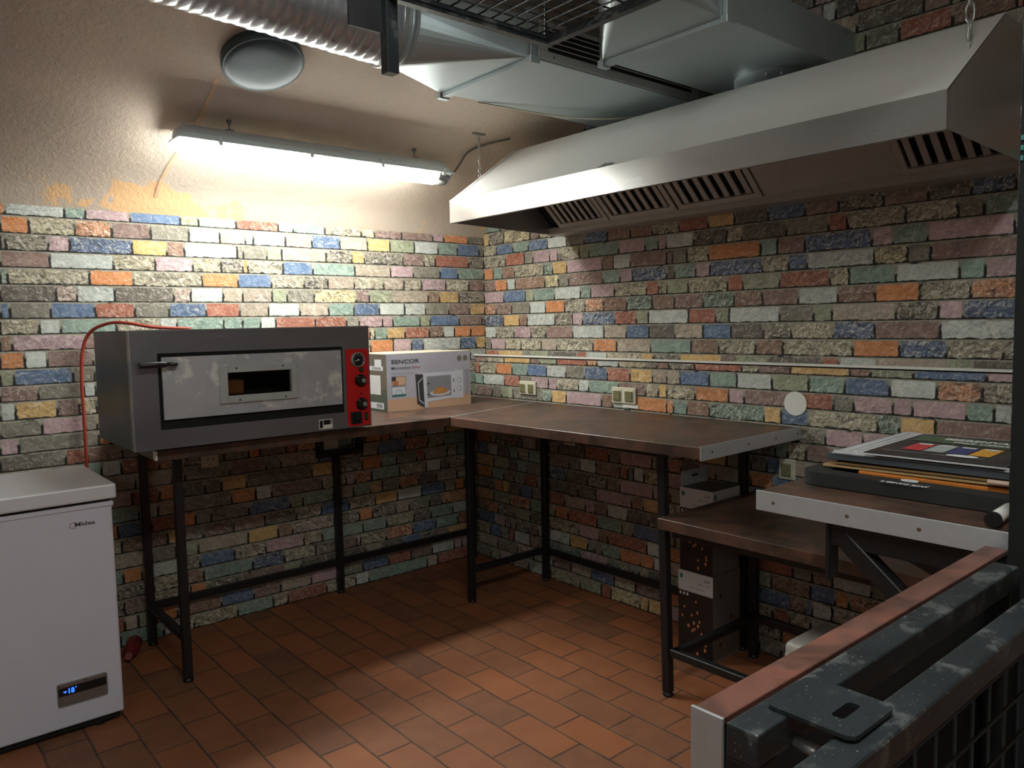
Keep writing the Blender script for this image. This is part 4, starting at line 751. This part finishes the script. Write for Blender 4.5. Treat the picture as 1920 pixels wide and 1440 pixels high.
mb = MB(); mb.lathe((-2.071, -.6186, .147), (0, -1, 0), [(0, .0018), (.0003, .0018)], 10); mb.lathe((-2.100, -.6186, .147), (0, -1, 0), [(0, .0015), (.0003, .0015)], 10); mb.build('touch_mark', M['lettering_dark'], gl, split=True)
bd = MB().box(-2.108, -2.024, -.6128, -.612, .634, .662, .0003, 1).build('name_badge', M['white'], t)
text('badge_lettering', 'Midea', (-2.090, -.6128, .6435), (1, 0, 0), (0, 0, 1), .056, M['lettering_dark'], bd, .0125, bold=.03)
mb = MB()
L_ = [(-2.0925+.0115*math.cos(a), -.6132, .6485+.0085*math.sin(a)) for a in [math.radians(20+i*13) for i in range(23)]]
mb.tube(L_, .0008, 5, sub=1); mb.build('badge_ring', M['lettering_red'], bd)
# maroon bottle lying behind the freezer corner
t = thing('drink_bottle', 'dark red plastic bottle lying on the floor between freezer and table leg', 'bottle', (-1.81, -.12, 0))
a = Vector((-1.862, -.175, .031)); d = Vector((.36, 1, .12)).normalized() if False else Vector((.42, .9, .08)).normalized()
MB().lathe(a, d, [(0, .010), (.006, .014), (.02, .018), (.035, .026), (.05, .028), (.105, .028), (.115, .024), (.12, .012)], 20).build('bottle_body', M['maroon'], t, smooth=True)
MB().lathe(a-d*.014, d, [(0, .0125), (.015, .0125)], 16).build('cap', pm('rose_cap', srgb(160, 92, 96), .4), t)

# ------------------------------------------------------------------ carton stack beside the low table
def glass_carton(label, z0, z1, tab):
    x0, x1, y0, y1 = -.292, -.128, -1.640, -1.497
    if not tab: x0 -= .006; y0 -= .004; y1 += .004
    t = thing('glassware_carton', label, 'cardboard box', ((x0+x1)/2, (y0+y1)/2, z0), 'stacked glassware cartons')
    MB().box(x0, x1, y0, y1, z0, z1, .001).build('carton_body', M['carton_grey'], t)
    zb = z1-.072
    mb = MB(); mb.poly([(x0-.0005, y1, z0), (x0-.0005, y0, z0), (x0-.0005, y0, zb), (x0-.0005, y1, zb)]); f = mb.build('black_print', M['carton_black'], t, recalc=False)
    mb = MB(); mb.poly([(x0-.0006, y1, zb), (x0-.0006, y0, zb), (x0-.0006, y0, z1), (x0-.0006, y1, z1)])
    if tab: mb.poly([(x0, y0-.0006, zb), (x1, y0-.0006, zb), (x1, y0-.0006, z1), (x0, y0-.0006, z1)])
    b = mb.build('white_band', M['carton_white'], t, recalc=False)
    mb = MB(); rng = random.Random(4)
    for (u, v) in ((.52, .14), (.18, .26), (.56, .30), (.40, .36), (.12, .40), (.62, .43), (.46, .47), (.58, .50), (.30, .53), (.48, .56), (.42, .59), (.68, .60), (.80, .72), (.80, .76), (.56, .80), (.78, .83), (.56, .92)):
        c = (x0-.0009, y1+(y0-y1)*u, zb-(zb-z0)*v); r = rng.uniform(.0045, .0065)
        mb.poly([(c[0], c[1]+r*.8*math.cos(q), c[2]+r*1.15*math.sin(q)) for q in [2*math.pi*i/14 for i in range(14)]])
    mb.build('copper_dot', M['copper'], f, recalc=False, split=True)
    mb = MB()
    for i in range(3):
        c = (x0-.0009, y1-.010-.0155*i, zb-.014)
        mb.poly([(c[0], c[1]+.0048*math.cos(q), c[2]+.006*math.sin(q)) for q in [2*math.pi*i_/14 for i_ in range(14)]])
    mb.poly([(x0-.0009, y1, zb-.003), (x0-.0009, y0, zb-.003), (x0-.0009, y0, zb-.0005), (x0-.0009, y1, zb-.0005)]); mb.build('white_dot', M['carton_white'], f, recalc=False, split=True)
    text('carton_lettering', '12 €', (x0-.0006, y0+.036, z1-.026), (0, -1, 0), (0, 0, 1), .022, M['lettering_dark'], b, .010, bold=.03)
    text('carton_lettering', 'Glass collection', (x0-.0006, y1-.052, z1-.060), (0, -1, 0), (0, 0, 1), .062, M['lettering_dark'], b, .0055)
    text('carton_lettering', '30 cl  6x', (x0-.0006, y0+.062, z1-.040), (0, -1, 0), (0, 0, 1), .046, M['lettering_dark'], b, .006)
    mb = MB(); c = (x0-.001, y1-.014, z1-.022); mb.poly([(c[0], c[1]+.0075*math.cos(q), c[2]+.0095*math.sin(q)) for q in [2*math.pi*i/18 for i in range(18)]]); mb.build('teal_emblem', M['teal_print'], b, recalc=False)
    if tab:
        c = (x0+.012, y0-.001, z1-.020); mb = MB(); mb.poly([(c[0]+.0075*math.cos(q), c[1], c[2]+.0095*math.sin(q)) for q in [2*math.pi*i/18 for i in range(18)]]); mb.build('teal_emblem', M['teal_print'], b, recalc=False)
        mb = MB(); tb = [( -.122, z1-.002), (-.122, z1+.055), (-.292, z1+.055), (-.292, z1-.002)]
        mb.box(x0+.004, x1+.002, y1-.003, y1-.001, z1-.004, z1+.055); hb = mb.build('hanging_tab', M['carton_white'], t)
        MB().box(-.225, -.190, y1-.0042, y1-.0031, z1+.028, z1+.036, .0004).build('tab_slot', M['black'], hb)
    else:
        mb = MB()
        for x_, z_ in ((x0+.045, z0+.06), (x0+.11, z0+.15), (x0+.045, z0+.24)): mb.poly([(x_+.006*math.cos(q), y0-.0006, z_+.008*math.sin(q)) for q in [2*math.pi*i/10 for i in range(10)]])
        mb.build('hole', M['black'], t, recalc=False, split=True)
    return t
glass_carton('black and white glassware carton on the floor, lower of the stack of two', 0.0, .318, False)
glass_carton('black and white glassware carton with hanging tab, upper of the stack of two', .3185, .625, True)
# white plastic canister under the low table
t = thing('plastic_container', 'white rounded plastic container on the floor, only its corner showing above the brown panel', 'container', (-.42, -2.2, 0))
MB().box(-.56, -.33, -2.32, -2.06, 0, .285, .035, 4).build('container_body', M['white_plastic'], t, smooth=True)
MB().box(-.555, -.335, -2.315, -2.065, .245, .295, .02, 3).build('container_lid', M['white_plastic'], t, smooth=True)

# ------------------------------------------------------------------ extraction hood
HY0, HY1 = -.610, -2.515
prof = [(-.655, 1.652), (-.655, 1.738), (-.305, 1.985), (-.004, 1.985), (-.004, 1.640)]
t = thing('extraction_hood', 'long stainless steel extraction hood hanging along the right wall over the worktops', 'extractor hood', (-.33, -1.56, 1.64))
def sheet(mb, a, b, y0, y1, th=.002):
    mb.prism([a, b, (b[0]+.0001, b[1]-th), (a[0]+.0001, a[1]-th)], 1, y0, y1)
mb = MB(); mb.box(-.657, -.655, HY1, HY0, 1.652, 1.738); mb.box(-.657, -.640, HY1, HY0, 1.650, 1.652); mb.build('front_lip', M['steel_lip'], t)
mb = MB(); mb.prism([(-.656, 1.738), (-.305, 1.986), (-.305, 1.983), (-.653, 1.736)], 1, HY0, HY1); mb.build('sloping_panel', M['steel_hood'], t)
mb = MB(); mb.box(-.305, -.004, HY1, HY0, 1.984, 1.986); mb.build('top_panel', M['steel_hood'], t)
for y_, s_ in ((HY0, 1), (HY1, -1)):
    mb = MB(); mb.prism([(-.656, 1.652), (-.656, 1.738), (-.305, 1.985), (-.004, 1.985), (-.004, 1.640), (-.10, 1.636)], 1, y_, y_-s_*.002); e_ = mb.build('end_panel', M['steel'], t)
    mb = MB(); a = Vector((-.656, y_-s_*.010, 1.7395)); b = Vector((-.305, y_-s_*.010, 1.9872)); mb.obox((a+b)/2, b-a, (0, 1, 0), (b-a).cross(Vector((0, 1, 0))), (b-a).length/2, .011, .0008); mb.build('folded_edge', M['steel_hood'], e_)
mb = MB(); mb.box(-.106, -.004, HY1+.002, HY0-.002, 1.632, 1.634); mb.box(-.108, -.106, HY1+.002, HY0-.002, 1.632, 1.662); mb.box(-.006, -.004, HY1+.002, HY0-.002, 1.634, 1.70); mb.build('grease_channel', M['steel_in'], t)
fa = Vector((-.104, 0, 1.664)); fb = Vector((-.372, 0, 1.905)); fd = (fb-fa).normalized(); fn = Vector((fd.z, 0, -fd.x)); FL = (fb-fa).length
if fn.x > 0: fn = -fn
def slab(mb, s0, s1, y0, y1, d0, d1, bev=0):
    c = fa+fd*((s0+s1)/2)+fn*((d0+d1)/2)+Vector((0, (y0+y1)/2, 0)); mb.obox(c, fd, (0, 1, 0), fn, (s1-s0)/2, abs(y1-y0)/2, (d1-d0)/2, bev)
for (ya, yb) in ((-.700, -.998), (-1.006, -1.350), (-1.362, -1.718), (-2.190, -2.505)):
    mb = MB(); slab(mb, 0, .022, ya, yb, 0, .012); slab(mb, FL-.02, FL, ya, yb, 0, .012); slab(mb, .022, FL-.02, ya, ya-.022, 0, .012); slab(mb, .022, FL-.02, yb+.022, yb, 0, .012)
    f = mb.build('baffle_filter', M['steel_in'], t)
    n_ = 7; yy0, yy1 = ya-.022, yb+.022; pit = (yy1-yy0)/n_
    for i in range(n_):
        mb = MB(); c = yy0+pit*(i+.5); slab(mb, .022, FL-.02, c-pit*.26, c+pit*.26, .002, .009, .002); mb.build('baffle_slat', M['steel_in'], f)
    mb = MB(); slab(mb, .022, FL-.02, yy0, yy1, -.020, -.018); mb.build('filter_back', M['black_matte'], f)
mb = MB(); slab(mb, 0, FL, -1.722, -2.186, .002, .006); mb.build('blank_panel', M['steel_in'], t)
mb = MB(); slab(mb, 0, FL, -.614, -.698, -.02, -.016); mb.build('blank_panel', M['black_matte'], t)
mb = MB(); mb.poly([(-.6572, -1.43, 1.7375), (-.6572, -1.505, 1.7385), (-.6502, -1.51, 1.7430), (-.640, -1.50, 1.7505), (-.645, -1.49, 1.7467), (-.632, -1.482, 1.7560), (-.643, -1.470, 1.7480), (-.629, -1.458, 1.7582), (-.645, -1.447, 1.7467)])
# peeling protective film remnant along the fold
me_ = mb; me_.build('film_remnant', pm('film_remnant', srgb(110, 108, 108), .5, .2), t)
# chains
def chain(label, x, y, z0, z1, rl=.0125, r=.0019, plate=True):
    t = thing('hood_chain', label, 'chain', (x, y, z0), 'chains carrying the hood'); n = int((z1-z0)/(rl*1.62)); st = (z1-z0)/n
    for i in range(n):
        zc = z0+st*(i+.5); mb = MB(); h = st/2*1.18; w_ = rl*.38
        ring_ = []
        for k in range(12):
            a = 2*math.pi*k/12; dx = w_*math.cos(a); dz = h*(abs(math.sin(a))**.7)*(1 if math.sin(a) >= 0 else -1)
            ring_.append((x+(dx if i % 2 == 0 else 0), y+(dx if i % 2 else 0), zc+dz))
        mb.tube(ring_+[ring_[0]], r, 6, sub=1); mb.build('link', M['steel'], t)
    if plate:
        MB().obox((x, y, z1+.004), (1, 0, 0), (0, 1, -.48), (0, .48, 1), .034, .007, .002, .001).build('ceiling_plate', M['grey_cable'], t)
    mb = MB(); mb.tube([(x, y, z0+.004), (x+.006, y, z0-.012), (x, y, z0-.024), (x-.006, y, z0-.010)], .0022, 6); mb.build('hook', M['steel'], t)
chain('thin steel chain holding the far left end of the hood from the vault', -.487, -.600, 1.875, ZC(-.61)-.008)
chain('steel chain holding the near right end of the hood, in front of the bricks', -.468, -2.492, 1.895, ZC(-2.49)-.01, rl=.024, r=.0026)

# ------------------------------------------------------------------ ducts
def flange(mb, x, y0, y1, z0, z1, w=.014):
    for a in ((y0-w, y0, z0-w, z1+w), (y1, y1+w, z0-w, z1+w)): mb.box(x-.014, x+.014, a[0], a[1], a[2], a[3], .001)
    for a in ((z0-w, z0), (z1, z1+w)): mb.box(x-.014, x+.014, y0, y1, a[0], a[1], .001)
    for yy in (y0-w/2, y1+w/2):
        for zz in (z0-w/2, z1+w/2): mb.box(x-.020, x+.020, yy-.011, yy+.011, zz-.011, zz+.011, .002)
def transition(mb, x0, rect, x1, c, r, n=10):
    """sheet-metal square-to-round: four flat triangles and four conical corners"""
    (y0, y1, z0, z1) = rect; K = [(x0, y1, z1), (x0, y0, z1), (x0, y0, z0), (x0, y1, z0)]
    P = lambda a: (x1, c[0]+r*math.cos(a), c[1]+r*math.sin(a))
    for q in range(4):
        a0 = q*math.pi/2; k = K[q]
        pts = [P(a0+math.pi/2*i/n) for i in range(n+1)]
        for i in range(n): mb.poly([k, pts[i], pts[i+1]])
        mb.poly([K[q], pts[-1], K[(q+1) % 4]])
    bmesh.ops.remove_doubles(mb.b, verts=mb.b.verts, dist=1e-5)
t = thing('supply_duct', 'galvanised ventilation duct with long slotted grille and round foil collar, under the vault', 'duct', (-.5, -1.22, 2.03))
D1 = (-1.452, -1.000, 2.030, 2.152)
mb = MB(); mb.box(-.935, -.002, *D1, .001); mb.build('duct_box', M['galv'], t)
mb = MB(); flange(mb, -.950, *D1); mb.build('flange', M['galv'], t)
mb = MB(); transition(mb, -.964, D1, -1.255, (-1.20, 2.128), .118); mb.build('transition', M['galv'], t)
mb = MB(); mb.lathe((-1.300, -1.20, 2.128), (1, 0, 0), [(0, .118), (.046, .118)], 40, caps=False); mb.lathe((-1.285, -1.20, 2.128), (1, 0, 0), [(0, .118), (0, .1235), (.014, .1235), (.014, .118)], 40, caps=False); mb.build('collar', M['galv'], t)
g = MB(); gy = D1[0]-.001
g.box(-.925, -.125, gy-.004, gy, 2.034, 2.062, .0008); g.box(-.925, -.125, gy-.004, gy, 2.138, 2.150, .0008); g.box(-.925, -.885, gy-.004, gy, 2.062, 2.138); g.box(-.165, -.125, gy-.004, gy, 2.062, 2.138)
gr = g.build('grille_frame', M['steel_light'], t)
MB().box(-.885, -.165, gy-.0012, gy-.0002, 2.062, 2.138).build('grille_opening', M['black_matte'], gr)
for i in range(4): MB().box(-.885, -.165, gy-.005, gy-.0015, 2.0745+i*.0165, 2.0775+i*.0165, .0005).build('grille_bar', M['steel_light'], gr)
mb = MB()
for x_ in (-.86, -.185): mb.lathe((x_, gy-.004, 2.047), (0, -1, 0), [(0, .004), (.002, .003)], 10)
mb.build('grille_screw', M['screw'], gr, split=True)
# flexible foil duct: corrugated
t = thing('flexible_duct', 'corrugated aluminium foil hose running left from the duct collar along the vault', 'duct', (-2.2, -1.2, 2.13))
mb = MB(); NS = 48; NL = 520; L0 = 2.0; prev = None
for i in range(NL+1):
    xx = L0*i/NL; cx_ = -1.301-xx; cz_ = 2.128+.02*xx; loop = []
    for k in range(NS):
        a = 2*math.pi*k/NS; ph = 2*math.pi*(xx/.031)-a; rr = .1185+.0036*(abs(math.sin(ph/2))**.7)+.0008*math.sin(7*a+ph*.37)
        loop.append(mb.b.verts.new((cx_, -1.20-.06*xx+rr*math.cos(a), cz_+rr*math.sin(a))))
    if prev:
        for k in range(NS): mb.b.faces.new((prev[k], prev[(k+1) % NS], loop[(k+1) % NS], loop[k]))
    prev = loop
mb.build('foil_hose', M['flex'], t, smooth=True)
o = MB().lathe((-1.303, -1.20, 2.128), (-1, 0, 0), [(0, .1275), (.010, .1285), (.012, .1275)], 40, caps=False).build('hose_clamp', M['steel'], t)
t = thing('exhaust_duct', 'galvanised exhaust duct joined by a round spigot to the hood, nearer the viewer', 'duct', (-.36, -1.77, 2.035))
D2 = (-1.985, -1.552, 2.036, 2.160)
mb = MB(); mb.box(-.715, -.002, *D2, .001); mb.build('duct_box', M['galv'], t)
mb = MB(); flange(mb, -.730, *D2); mb.build('flange', M['galv'], t)
mb = MB(); transition(mb, -.744, D2, -1.02, (-1.90, 2.20), .118); mb.build('transition', M['galv'], t)
MB().cyl((-1.02, -1.90, 2.20), (-1.30, -1.95, 2.26), .118, 32).build('round_pipe', M['galv'], t, smooth=True)
mb = MB(); mb.lathe((-.165, -1.775, 1.9865), (0, 0, 1), [(0, .120), (.012, .120), (.012, .116), (.0495, .116)], 40, caps=False); mb.build('spigot', M['galv'], t)
mb = MB()
for a_ in (3.6, 4.0, 5.2): mb.box(-.165+.118*math.cos(a_)-.004, -.165+.118*math.cos(a_)+.004, -1.775+.118*math.sin(a_)-.004, -1.775+.118*math.sin(a_)+.004, 2.012, 2.020, .001)
mb.build('rivet', M['steel'], t, split=True)
o = MB().tube([(-.80, -.992, 2.028), (-.70, -1.02, 2.022), (-.50, -1.07, 2.012), (-.33, -1.16, 2.006), (-.20, -1.28, 2.012), (-.10, -1.40, 2.020)], .003, 6).build('thin_cable', M['ivory'], loc=(-.8, -.99, 2.03))
tag(o, 'thin pale cable sagging under the grilled galvanised duct', 'cable')

# ------------------------------------------------------------------ hanging mesh shelf
t = thing('hanging_mesh_shelf', 'dark steel mesh shelf hanging under the ducts at the top of the room', 'shelf', (-1.37, -2.0, 1.95))
gx0, gx1, gy0, gy1, gz = -1.612, -1.128, -2.62, -1.712, 1.950
mb = MB(); mb.box(gx0, gx1, gy1-.022, gy1, gz, gz+.022, .001); mb.build('frame_rail', M['black_worn'], t)
mb = MB(); mb.box(gx1-.022, gx1, gy0, gy1-.022, gz, gz+.022, .001); mb.build('frame_rail', M['black_worn'], t)
mb = MB(); mb.box(gx0, gx0+.022, gy0, gy1-.022, gz, gz+.022, .001); mb.build('frame_rail', M['black_worn'], t)
n_ = 11
for i in range(n_):
    x_ = gx0+.022+(gx1-gx0-.044)*(i+.5)/n_; MB().cyl((x_, gy0, gz+.024), (x_, gy1-.004, gz+.024), .0024, 8).build('mesh_wire', M['wire'], t)
for i in range(20):
    y_ = gy1-.022-.044*(i+.6); MB().cyl((gx0+.004, y_, gz+.0285), (gx1-.004, y_, gz+.0285), .0024, 8).build('mesh_wire', M['wire'], t)
mb = MB(); mb.box(-1.618, -1.588, -1.715, -1.685, 1.797, 1.975, .0015); mb.build('corner_post', M['black_worn'], t)
mb = MB(); mb.prism([(-1.70, -1.695), (-1.618, -1.695), (-1.618, -1.688), (-1.70, -1.688)], 2, 1.885, 2.12); mb.box(-1.70, -1.60, -1.715, -1.65, 1.99, 2.02); mb.build('corner_plate', M['black_metal'], t)
mb = MB()
for x_ in (-1.60, -1.14):
    for y_ in (-1.72, -2.60): mb.cyl((x_, y_, gz+.02), (x_, y_, ZC(y_)+.005), .004, 8)
mb.build('hanger_rod', M['black_metal'], t, split=True)

# ------------------------------------------------------------------ bar counter, folding bracket, gate side
RZ = .862; RB = .824
t = thing('bar_counter', 'wide brown bar top with aluminium front edge carrying the stack of boards', 'counter', (-.58, -2.56, .80))
MB().box(-1.094, -.080, -2.806, -2.316, RB, RZ, .0012).build('counter_top', M['worktop'], t)
es = MB().box(-1.098, -1.094, -2.808, -2.314, RB-.003, RZ+.002, .0006).build('front_strip', M['alu'], t)
for y_ in (-2.355, -2.515, -2.650): MB().lathe((-1.098, y_, .842), (-1, 0, 0), [(0, .0042), (.001, .0034)], 12).build('screw', M['screw'], es)
MB().box(-1.094, -.080, -2.8095, -2.806, RB-.003, RZ+.002, .0006).build('end_strip', M['alu'], t)
br = MB().box(-1.080, -1.050, -2.800, -2.470, .772, RB, .0015).build('bracket_beam', M['black_metal'], t)
mb = MB(); mb.box(-1.084, -1.046, -2.474, -2.464, .700, .820, .002); mb.build('bracket_plate', M['black_metal'], t)
MB().bar((-1.065, -2.49, .795), (-1.065, -2.72, .600), .034, (1, 0, 0), w2=.034).build('bracket_brace', M['black_metal'], t)
MB().bar((-1.04, -2.55, .80), (-.72, -2.62, .62), .024, (0, 0, 1)).build('bracket_brace', M['black_metal'], t)
MB().box(-1.08, -1.05, -2.80, -2.77, 0, .784, .0015).build('support_leg', M['black_metal'], t)

t = thing('steel_post', 'black floor-to-ceiling steel post at the right edge beside the bar counter', 'post', (-1.15, -2.86, 0))
MB().box(-1.208, -1.10, -2.89, -2.826, 0, ZC(-2.86), .001).build('post_tube', M['black_matte'], t)
MB().box(-1.2095, -1.2078, -2.8265, -2.8255, .95, 1.75).build('post_edge', M['black_worn'], t)
mb = MB()
for z_ in (1.495, 1.480, 1.465): mb.box(-1.2105, -1.2085, -2.831, -2.827, z_-.004, z_+.004, .0008)
mb.build('sticker', M['teal_print'], t, split=True)

t = thing('counter_panel', 'upright reddish-brown panel with grey end strip, nearest the viewer', 'panel', (-1.5, -2.78, 0))
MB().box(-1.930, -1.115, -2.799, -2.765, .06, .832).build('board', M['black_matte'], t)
MB().box(-1.930, -1.115, -2.7995, -2.7645, .832, .840, .001).build('top_edge', M['bar_edge'], t)
es = MB().box(-1.934, -1.930, -2.801, -2.763, .06, .841, .0006).build('end_strip', M['alu'], t)
for z_ in (.755, .52): MB().lathe((-1.934, -2.782, z_), (-1, 0, 0), [(0, .0045), (.0012, .0036)], 14).build('screw', M['screw'], es)

def frame_gate(name, label, x0, x1, y, z0, z1, w, mat_, cat):
    t = thing(name, label, cat, ((x0+x1)/2, y, z0))
    MB().box(x0, x1, y-w/2, y+w/2, z1-w, z1, .002, 2).build('top_tube', M['black_worn'], t)
    MB().box(x0, x1, y-w/2, y+w/2, z0, z0+w, .002).build('bottom_tube', M['black_metal'], t)
    for x_ in (x0+w/2, x1-w/2): MB().box(x_-w/2, x_+w/2, y-w/2, y+w/2, z0+w, z1-w, .001).build('side_tube', M['black_metal'], t)
    return t
t = frame_gate('door_frame', 'worn black steel frame with slotted latch plate, against the brown panel', -1.944, -1.222, -2.829, .03, .846, .034, None, 'metal frame')
lp = MB(); O_ = [(x, y) for x, y in rrect(-1.892, -1.803, -2.912, -2.820, .011)]; I_ = rrect(-1.866, -1.828, -2.889, -2.876, .0045); n_ = len(O_)
v1 = [[lp.b.verts.new((x, y, z)) for x, y in P_] for z in (.8467, .8507) for P_ in (O_, I_)]
for A, B_ in ((v1[0], v1[1]), (v1[1], v1[3]), (v1[3], v1[2]), (v1[2], v1[0])):
    for i in range(n_): lp.b.faces.new((A[i], A[(i+1) % n_], B_[(i+1) % n_], B_[i]))
lp.build('latch_plate', M['black_worn'], t)
MB().cyl((-1.875, -2.846, .815), (-1.875, -2.875, .812), .007, 12).build('bolt', M['steel'], t)

t = thing('mesh_gate', 'worn black steel mesh gate parallel to the frame, at the bottom right corner', 'gate', (-1.7, -2.925, 0))
MB().box(-2.12, -1.215, -2.926, -2.890, .808, .843, .004, 2).build('top_tube', M['black_worn'], t)
MB().box(-2.12, -1.215, -2.924, -2.892, .08, .112, .003).build('bottom_tube', M['black_metal'], t)
for x_ in (-2.12, -1.248): MB().box(x_, x_+.033, -2.924, -2.892, .112, .812, .003).build('side_tube', M['black_metal'], t)
for i in range(15):
    x_ = -2.07+.054*i; MB().cyl((x_, -2.907, .11), (x_, -2.907, .812), .0024, 6).build('mesh_wire', M['wire'], t)
for i in range(12):
    z_ = .79-.054*i; MB().cyl((-2.11, -2.912, z_), (-1.22, -2.912, z_), .0024, 6).build('mesh_wire', M['wire'], t)

# ------------------------------------------------------------------ the stack on the bar
t = thing('framed_board', 'thick black frame with white upside-down lettering lying lowest in the stack on the bar', 'board', (-.75, -2.55, RZ))
mb = MB(); O_ = rrect(-.966, -.47, -2.800, -2.335, .045); I_ = rrect(-.915, -.53, -2.775, -2.385, .012); n_ = len(O_)
for z_, s_ in ((.893, 1), (.864, -1)):
    pass
v1 = [mb.b.verts.new((x, y, .864)) for x, y in O_]; v2 = [mb.b.verts.new((x, y, .893)) for x, y in O_]; v3 = [mb.b.verts.new((x, y, .893)) for x, y in I_]; v4 = [mb.b.verts.new((x, y, .868)) for x, y in I_]
for A, B_ in ((v1, v2), (v2, v3), (v3, v4)):
    for i in range(n_): mb.b.faces.new((A[i], A[(i+1) % n_], B_[(i+1) % n_], B_[i]))
mb.b.faces.new(v4); mb.b.faces.new(v1[::-1]); fr = mb.build('frame', M['slate'], t)
text('frame_lettering', "JACK DANIEL'S", (-.952, -2.612, .8932), (0, 1, 0), (-1, 0, 0), .092, M['lettering_white'], fr, .020, bold=.03)
mb = MB(); mb.b.faces.ensure_lookup_table()
Lr_ = [(-.926+.007*math.cos(a), -2.562+.016*math.sin(a), .8938) for a in [2*math.pi*i/20 for i in range(20)]]
mb.tube(Lr_+[Lr_[0]], .0016, 5, sub=1); mb.build('frame_emblem', M['lettering_white'], fr)
t = thing('orange_wooden_bar', 'orange stained wooden strip lying inside the black frame under the cardboard', 'wooden strip', (-.88, -2.62, .87))
MB().obox((-.882, -2.600, .884), (.03, -1, 0), (1, .03, 0), (0, 0, 1), .155, .022, .0145, .003).build('strip', M['orange_wood'], t)
MB().obox((-.80, -2.475, .886), (.3, -1, 0), (1, .3, 0), (0, 0, 1), .02, .008, .006, .002).build('blue_clip', pm('blue_plastic', srgb(40, 66, 120), .4), t)
t = thing('cardboard_sheet', 'torn brown cardboard sheet lying between the black frame and the posters', 'cardboard', (-.72, -2.55, .90))
MB().obox((-.700, -2.575, .9030), (-.02, 1, -.01), (1, .02, 0), (0, 0, 1), .213, .205, .0022).build('sheet', M['card'], t)
MB().obox((-.705, -2.580, .9100), (-.02, 1, -.01), (1, .02, 0), (0, 0, 1), .200, .200, .0020).build('upper_sheet', pm('dark_cardboard', srgb(132, 98, 60), .85, 0, .3, 14), t)
t = thing('brown_paper_roll', 'small pale rolled paper sticking out from under the posters near the post', 'paper roll', (-.91, -2.74, .915))
MB().cyl((-.910, -2.70, .9100), (-.905, -2.80, .9100), .0048, 14).build('roll', pm('pink_paper', srgb(198, 168, 148), .7, 0, .2, 90), t)
t = thing('acrylic_board', 'grey framed clear board with silver edge lying under the printed poster', 'board', (-.72, -2.56, .92))
MB().obox((-.690, -2.585, .9228), (-.03, 1, 0), (1, .03, 0), (0, 0, 1), .215, .215, .0070, .001).build('board', pm('grey_board', srgb(78, 82, 88), .35, .1, .1, 8), t)
MB().obox((-.690, -2.585, .9303), (-.03, 1, 0), (1, .03, 0), (0, 0, 1), .208, .208, .0006).build('pale_sheet', M['carton_white'], t)
t = thing('printed_poster', 'black printed poster with red, white, blue and yellow pictures on top of the stack', 'poster', (-.74, -2.6, .94))
pc = Vector((-.735, -2.585, .9395)); ax = Vector((-.04, 1, 0)).normalized(); bx = Vector((1, .04, 0)).normalized()   # ax towards the corner of the room, bx towards the wall
def PP(u, v, d=0): return pc+bx*v+ax*u+Vector((0, 0, .0022+d))
MB().obox(pc, ax, bx, (0, 0, 1), .132, .175, .0020).build('board', pm('poster_black', srgb(34, 30, 32), .3, 0, .1, 9), t)
mb = MB(); mb.obox(pc-bx*.177-Vector((0,0,.001)), ax, bx, (0, 0, 1), .195, .0016, .0014); mb.obox(pc+ax*.165, ax, bx, (0, 0, 1), .002, .17, .001); mb.build('silver_edge', M['carton_white'], t, split=True)
cols = (srgb(206, 44, 52), srgb(176, 184, 180), srgb(36, 52, 118), srgb(232, 164, 50))
for i, c_ in enumerate(cols):
    u0 = .088-.044*i; mb = MB(); mb.poly([PP(u0, -.085, .0004), PP(u0-.040, -.085, .0004), PP(u0-.040, .020, .0004), PP(u0, .020, .0004)]); q = mb.build('drink_picture', pm('poster_ink', c_, .3, 0, .15, 120), t, recalc=False)
    mb = MB(); mb.poly([PP(u0-.006, .0, .0008), PP(u0-.034, .0, .0008), PP(u0-.034, .016, .0008), PP(u0-.006, .016, .0008)]); mb.build('drink_caption', M['lettering_white'], q, recalc=False)
mb = MB(); mb.poly([PP(-.040+.030*math.cos(a), -.108+.014*math.sin(a), .0010) for a in [2*math.pi*i/24 for i in range(24)]]); mb.build('white_oval', M['lettering_white'], t, recalc=False)
mb = MB(); mb.poly([PP(.12, .055, .0004), PP(-.12, .040, .0004), PP(-.12, .13, .0004), PP(.12, .15, .0004)]); mb.build('green_band', pm('poster_green', srgb(70, 92, 62), .3, 0, .6, 40), t, recalc=False)
text('poster_lettering', 'BEERENYAKT', PP(.06, .095, .0008), -ax, bx, .165, M['lettering_white'], t, .030, bold=.04)
text('poster_lettering', 'FREE DESZERT', PP(.03, .060, .0008), -ax, bx, .140, M['lettering_white'], t, .020, bold=.03)
text('poster_lettering', 'www.poszter.hu  rendezvény ajánlat', PP(.115, -.125, .0008), -ax, bx, .20, M['lettering_white'], t, .007)
t = thing('paper_tube', 'white roll with a black end cap lying on the bar counter against the post', 'roll', (-1.0, -2.76, RZ))
a = Vector((-1.068, -2.762, .8765)); b = Vector((-.972, -2.756, .8765))
MB().cyl(a, b, .0115, 20).build('roll', M['white_plastic'], t)
MB().cyl(a-(b-a).normalized()*.010, a, .0135, 20).build('end_cap', M['black'], t)
